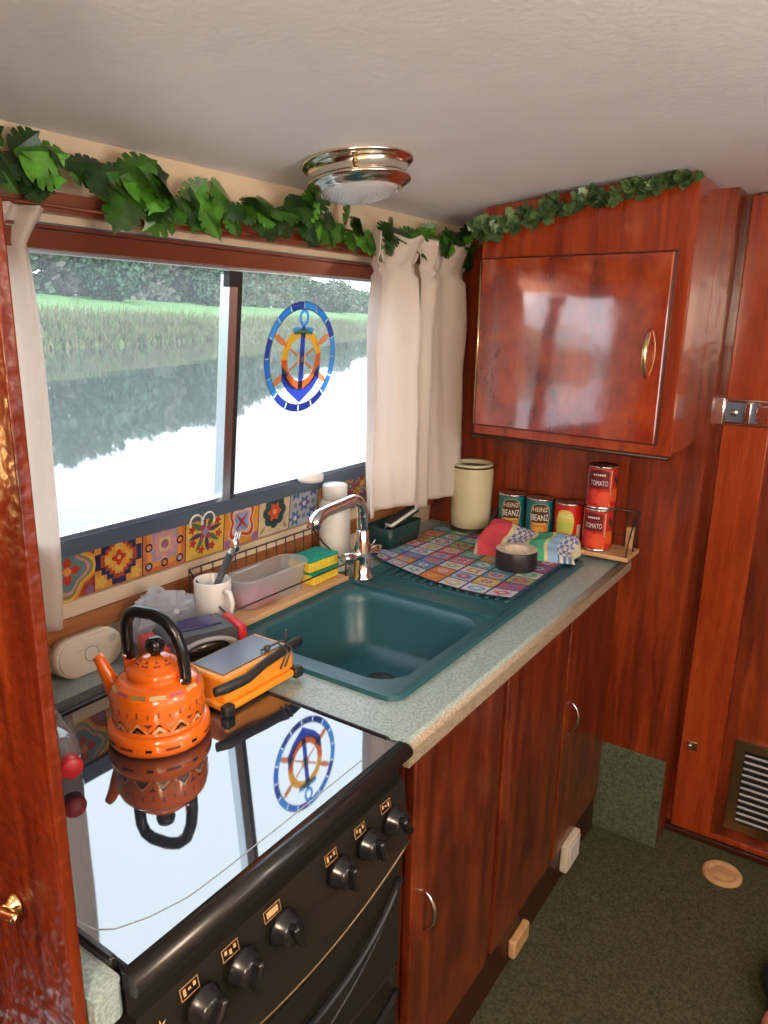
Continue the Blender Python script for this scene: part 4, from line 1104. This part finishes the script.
for i in range(330):
    t = rng.random(); p = st[min(39, int(t * 40))] + cd * rng.uniform(-.01, .01)
    d = V((rng.uniform(-1, 1), rng.uniform(-1, -.1), rng.uniform(-.8, .7))).normalized(); n = V((rng.uniform(-.5, .5), -1, rng.uniform(0, .8)))
    s = d.cross(n).normalized(); L = rng.uniform(.018, .034) * (1.25 - .3 * t); p = p + V((0, 0, rng.uniform(-.012, .010) * (1.4 - t)))
    g_ = rng.random(); c = (.05 + .06 * g_, .10 + .09 * g_, .04 + .03 * g_)
    o2 = [(0, 0), (.25, .42), (.45, .28), (.6, .4), (1, 0), (.6, -.4), (.45, -.28), (.25, -.42)]
    b.poly([p + d * (x * L) + s * (y * L) + V((0, -.004, 0)) for x, y in o2], c)
b.build('leaves', 'leaf', gt2, True)

# ------------------------------------------------------------------ ceiling light
LX, LY = -.375, 1.245
t = thing('ceiling_light', 'round polished dome light with ribbed glass lens on the ceiling', 'ceiling light', (LX, LY, ceil_z(LX) - .001), rot=(0, math.radians(-7.5), 0))
R0 = .106; t.scale = (1, 1, .82)
b = MB(); b.lathe([(0, 0), (R0, 0), (R0 + .003, -.004), (R0, -.010), (R0 - .008, -.013), (R0 - .011, -.016), (R0 - .013, -.038), (R0 - .010, -.041), (R0 - .006, -.044), (R0 - .006, -.050), (R0 - .012, -.054), (R0 - .017, -.056), (R0 - .019, -.060), (R0 - .024, -.063), (R0 - .027, -.066), (R0 - .030, -.066), (R0 - .030, -.058), (0, -.058)], 56); b.build('housing', 'nickel', t)
b = MB()
def lens(u, v):
    a = 2 * PI * u; r = (R0 - .031) * v; return V((r * math.cos(a), r * math.sin(a), -.062 - .024 * math.sqrt(max(0, 1 - v * v)) + .0020 * math.sin(r * math.cos(a) * 700) * math.sin(r * math.sin(a) * 700)))
b.grid(lens, 140, 40, closed_u=True); b.build('lens', 'lens', t)
for a in (.2, 2.3, 4.4):
    b = MB(); b.lathe([(0, 0), (.006, 0), (.006, .003), (0, .004)], 10, mx=Matrix.Translation(((R0 - .012) * math.cos(a - 1.2), (R0 - .012) * math.sin(a - 1.2), -.027)) @ Matrix.Rotation(a - 1.2, 4, 'Z') @ Matrix.Rotation(PI / 2, 4, 'Y')); b.build('screw', 'bronze', t)

# ------------------------------------------------------------------ near partition with catch
t = thing('wooden_partition', 'dark varnished wooden partition in the left foreground with a small brass turn catch', 'partition', (-.33, .31, 0))
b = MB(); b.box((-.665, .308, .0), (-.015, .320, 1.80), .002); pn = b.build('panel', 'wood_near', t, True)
b = MB(); mx = Matrix.Translation((-.098, .308, .980)) @ Matrix.Rotation(PI / 2, 4, 'X')
b.lathe([(0, 0), (.011, 0), (.012, .002), (.009, .005), (.006, .010), (.006, .014), (0, .015)], 20, mx=mx)
b.tube([mx @ V(p) for p in ((-.024, -.004, .014), (0, .0, .015), (.018, .004, .014), (.026, .004, .012))], [.005, .006, .0045, .006], 10); b.build('catch', 'brass', t, True)

# ------------------------------------------------------------------ door furniture
t = thing('door_lock', 'chrome rim lock and keep on the mahogany door at the right edge', 'lock', (.22, YD - .014, 1.28))
b = MB(); b.box((.142, YD - .030, 1.281), (.178, YD - .0145, 1.356), .004); b.box((.176, YD - .028, 1.283), (.330, YD - .0145, 1.354), .004); b.build('case', 'chrome', t, True)
b = MB(); b.box((.181, YD - .0305, 1.292), (.262, YD - .0285, 1.345), .001); b.build('recess', 'frame_grey', t, True)
b = MB(); mx = Matrix.Translation((.205, YD - .030, 1.318)) @ Matrix.Rotation(PI / 2, 4, 'X'); b.lathe([(0, 0), (.010, 0), (.010, .006), (.007, .009), (0, .010)], 20, mx=mx)
b.box((.228, YD - .042, 1.290), (.246, YD - .030, 1.348), .004); b.box((.256, YD - .036, 1.300), (.30, YD - .030, 1.34), .003); b.build('snib', 'chrome', t, True)
t = thing('door_catch', 'small metal catch low on the mahogany door', 'catch', (.208, YD - .014, .30))
b = MB(); b.box((.196, YD - .020, .298), (.224, YD - .0145, .326), .002); b.build('plate', 'bronze', t, True)
b = MB(); b.box((.199, YD - .034, .304), (.212, YD - .020, .322), .003); b.build('tongue', 'chrome', t, True)
t = thing('vent_grille', 'bronze-framed louvred vent grille low on the door at the right edge', 'vent', (.46, YD, .08))
b = MB(); ring(b, rect(.325, .075, .60, .365), rect(.352, .100, .573, .342), YD - .001, YD - .010, lambda u, v, w: V((u, w, v))); b.prism(rect(.325, .362, .60, .370), YD - .014, YD - .0005, lambda u, v, w: V((u, w, v))); b.build('frame', 'bronze', t, True)
b = MB(); b.box((.352, YD - .003, .10), (.573, YD - .0005, .342)); b.build('backing', 'oven_dark', t, True)
for i in range(11):
    b = MB(); z = .111 + .0214 * i
    b.prism([(-.004, z - .004), (-.010, z + .002), (-.0095, z + .006), (-.004, z + .004)], .354, .571, lambda u, v, w: V((w, YD + u, v)), smooth=False); b.build('slat', 'slat', t, True)
b = MB(); b.lathe([(0, .006), (.030, .006), (.034, .004), (.038, .010), (.050, .010), (.054, .005), (.054, .0)], 40, mx=Matrix.Translation((.352, 2.070, .0)))
tag(b.build('floor_fitting', 'blockwood'), 'round pale brass-coloured fitting set in the green carpet by the door', 'floor fitting')
# something cut off by the lower right edge
b = MB()
b.sphere((.566, 1.695, .065), .068, 3, (1., 1.1, 1.0)); 
for v in b.bm.verts: v.co.x += .012 * noise.noise(v.co * 14); v.co.z = max(v.co.z, .001)
tag(b.build('bag', 'black_matt'), 'dark soft bag on the carpet cut off by the right edge of the photo', 'bag')
b = MB(); b.box((.518, 1.38, .001), (.75, 1.600, .085), .03, seg=4)
tag(b.build('cushion', plain('salmon_fabric', (.75, .28, .18), .8)), 'salmon-pink cushion on the carpet at the bottom right corner', 'cushion')

# ------------------------------------------------------------------ outside: canal, bank, hedge
WZ = .75
b = MB(); b.poly([(-.75, -60, WZ), (-.75, 90, WZ), (-90, 90, WZ), (-90, -60, WZ)])
m, nt, bb, o = new_mat('canal_water'); setp(bb, Base_Color=(.045, .060, .050, 1), Roughness=.03, IOR=1.33, Specular_IOR_Level=.9)
tc = nt.nodes.new('ShaderNodeTexCoord'); mp = nt.nodes.new('ShaderNodeMapping'); mp.inputs['Rotation'].default_value = (0, 0, .6); mp.inputs['Scale'].default_value = (1, .35, 1)
nz = nt.nodes.new('ShaderNodeTexNoise'); nz.inputs['Scale'].default_value = .8; nz.inputs['Detail'].default_value = 1.2
nt.links.new(tc.outputs['Object'], mp.inputs[0]); nt.links.new(mp.outputs[0], nz.inputs[0])
bp = nt.nodes.new('ShaderNodeBump'); bp.inputs['Strength'].default_value = .028; bp.inputs['Distance'].default_value = .12
nt.links.new(nz.outputs[0], bp.inputs['Height']); nt.links.new(bp.outputs[0], bb.inputs['Normal'])
tag(b.build('canal_water', m), 'still grey-green canal water outside the window', 'water', kind='stuff')
BP = V((-15.5, 9.85, 0)); BD = V((-.425, .905, 0)); BN = V((-.905, -.425, 0))
def bank(t, s, z): p = BP + BD * t + BN * s; return V((p.x, p.y, z))
prof = [(0, .5), (.15, .95), (.5, 1.12), (1.5, 1.35), (4, 1.75), (8, 2.25), (12, 2.5), (40, 2.9)]
MT['grass'] = vcol('bank_grass', .9, .35, 3)
b = MB(); NT_, NS = 200, 40
def bfn(u, v):
    t = -22 + 170 * u; sv = v ** 1.6 * 40
    for (s0, z0), (s1, z1) in zip(prof, prof[1:]):
        if s0 <= sv <= s1: z = z0 + (z1 - z0) * (sv - s0) / (s1 - s0); break
    n_ = noise.noise(V((t * .6, sv * .8, 0)))
    return bank(t, sv + .35 * noise.noise(V((t * .9, 3, 1))) * (sv < 3), z + .10 * n_ * min(1, sv))
b.grid(bfn, NT_, NS, lambda u, v: (.13, .13, .055) if v ** 1.6 * 40 < .6 else ((.19, .21, .08) if v ** 1.6 * 40 < 1.6 else (.115, .23, .06)))
struct(b.build('ground_bank', 'grass'), 'grassy canal bank'); 
b = MB()
for i in range(17000):
    t = rng.uniform(-8, 12) if i % 3 == 0 else (rng.uniform(-2, 40) if i % 3 == 1 else rng.uniform(20, 110)); s = abs(rng.gauss(.6, .9)) + .02; z = (.75 + .6 * s if s < .5 else 1.05 + .2 * s) if s < 3 else 1.6
    p = bank(t, s + .3 * noise.noise(V((t * .9, 3, 1))), z - .05); h = rng.uniform(.2, .5); d = V((rng.uniform(-.2, .2), rng.uniform(-.2, .2), h)); w = BD * rng.uniform(.03, .06)
    c = rng.choice([(.25, .21, .11), (.18, .21, .08), (.13, .22, .06), (.21, .185, .10)])
    b.f([b.bm.verts.new(p - w), b.bm.verts.new(p + w), b.bm.verts.new(p + d)], c)
tag(b.build('reeds', 'grass'), 'fringe of dry grass and reeds along the far canal bank', 'grass', kind='stuff')
MT['bush'] = vcol('bush_leaves', .9)
def make_bush(seed, c0):
    rg = random.Random(seed); b = MB()
    for i in range(2600):
        d = V((rg.gauss(0, 1), rg.gauss(0, 1), rg.gauss(0, 1))).normalized(); r = rg.uniform(.55, 1.) ** .5 * (1 + .35 * noise.noise(d * 2.2 + V((seed, 0, 0))))
        p = V((d.x * r * 1.0, d.y * r * 1.0, .95 + d.z * r * .95))
        n_ = (d + V((rg.uniform(-.6, .6), rg.uniform(-.6, .6), rg.uniform(-.2, .8)))).normalized(); a = n_.cross(V((0, 0, 1))).normalized(); e = a.cross(n_)
        s = rg.uniform(.035, .075); k = rg.uniform(.6, 1.3)
        b.f([b.bm.verts.new(p + a * s), b.bm.verts.new(p + e * s), b.bm.verts.new(p - a * s), b.bm.verts.new(p - e * s)], tuple(q * k for q in c0))
    return b
def bush_thing(seed, c0, label):
    t = thing('hedge_tree', label, 'tree', (0, 0, 0), 0, 'trees and shrubs behind the far bank')
    make_bush(seed, c0).build('foliage', 'bush', t, recalc=False)
    b = MB(); b.tube([(0, 0, -.1), (.02, 0, .5), (-.02, .03, 1.1)], [.05, .04, .015], 7); b.build('trunk', 'stem', t)
    return t
b = MB()
def hedge_h(t):
    k = min(1, max(0, (t - 44) / 24)); return (5.0 + 1.2 * noise.noise(V((t * .35, 2, 0)))) * (1 - k) + (3.4 + .5 * noise.noise(V((t * .5, 7, 0)))) * k
for i in range(44000):
    t = rng.uniform(4, 120) if i % 3 else rng.uniform(8, 50); hh = hedge_h(t); s = 10.2 + rng.uniform(0, 2.2); z = 2.2 + hh * rng.random() ** .8
    p = bank(t, s + .8 * noise.noise(V((t * .7, z * .6, 4))), z); a = V((rng.gauss(0, 1), rng.gauss(0, 1), rng.gauss(0, 1))).normalized(); e = a.orthogonal().normalized(); q = rng.uniform(.09, .24)
    m_ = noise.noise(V((t * .5, z * .5, 9))); k = rng.uniform(.7, 1.25)
    c = (.20, .24, .15) if m_ > .12 else ((.13, .19, .11) if m_ > -.15 else (.27, .26, .20))
    b.f([b.bm.verts.new(p + a * q), b.bm.verts.new(p + e * q), b.bm.verts.new(p - a * q), b.bm.verts.new(p - e * q)], tuple(x * k * .95 for x in c))
tag(b.build('hedge', 'bush', recalc=False), 'tangled grey-green hedge of trees along the far bank', 'hedge', kind='stuff')
for (tt, s, R_, sd, c0, lab) in ((17.5, 7.6, 1.7, 3, (.09, .15, .09), 'dark green bush before the hedge at the left edge of the window'), (31., 7.8, 1.7, 5, (.12, .18, .11), 'broad grey-green bush before the hedge, left of the sliding stile'), (66., 7.6, 2.0, 8, (.17, .20, .13), 'pale low bush on the bank seen through the right pane')):
    o_ = bush_thing(sd, c0, lab); o_.location = bank(tt, s, 2.1); o_.scale = (R_, R_, R_)

# ------------------------------------------------------------------ light
w = bpy.data.worlds.new('overcast_sky'); sc.world = w; w.use_nodes = True
nt = w.node_tree; bg = nt.nodes['Background']
tc = nt.nodes.new('ShaderNodeTexCoord'); sx = nt.nodes.new('ShaderNodeSeparateXYZ'); cr = nt.nodes.new('ShaderNodeValToRGB')
nt.links.new(tc.outputs['Generated'], sx.inputs[0]); nt.links.new(sx.outputs[2], cr.inputs[0])
cr.color_ramp.elements[0].position = 0.; cr.color_ramp.elements[0].color = (.78, .86, .93, 1)
cr.color_ramp.elements[1].position = .5; cr.color_ramp.elements[1].color = (.80, .90, 1., 1)
nt.links.new(cr.outputs[0], bg.inputs[0]); bg.inputs[1].default_value = SKY = 4.2

def lamp(name, kind, loc, energy, col, **k):
    l = bpy.data.lights.new(name, kind); l.energy = energy; l.color = col
    o = bpy.data.objects.new(name, l); COL.objects.link(o); o.location = loc
    for a, v in k.items(): setattr(l, a, v)
    return o
# portals
o = lamp('window_portal', 'AREA', wall(1.215, 1.39, -.05), 1, (1, 1, 1), shape='RECTANGLE', size=.52, size_y=1.06); o.rotation_euler = (0, -PI / 2 + .1, 0); o.data.cycles.is_portal = True
o = lamp('opposite_portal', 'AREA', (1.47, .8, 1.36), 1, (1, 1, 1), shape='RECTANGLE', size=.52, size_y=1.4); o.rotation_euler = (0, PI / 2, 0); o.data.cycles.is_portal = True
warm = (1., .80, .60)
lamp('cabin_lamp', 'POINT', (.75, -.60, 1.60), 75, warm, shadow_soft_size=.22)
lamp('cabin_lamp', 'POINT', (1.15, .75, 1.60), 16, warm, shadow_soft_size=.09)
lamp('glint_light', 'POINT', (-.36, .05, 1.38), 4., (1, .60, .22), shadow_soft_size=.03)  # unseen point light added for warm glints on the partition

sc.view_settings.view_transform = 'Standard'
sc.view_settings.look = 'None'
sc.view_settings.exposure = 0.0
sc.cycles.max_bounces = 10; sc.cycles.transparent_max_bounces = 16; sc.cycles.diffuse_bounces = 5; sc.cycles.glossy_bounces = 5
sc.cycles.use_denoising = True
sc.cycles.sample_clamp_indirect = 8
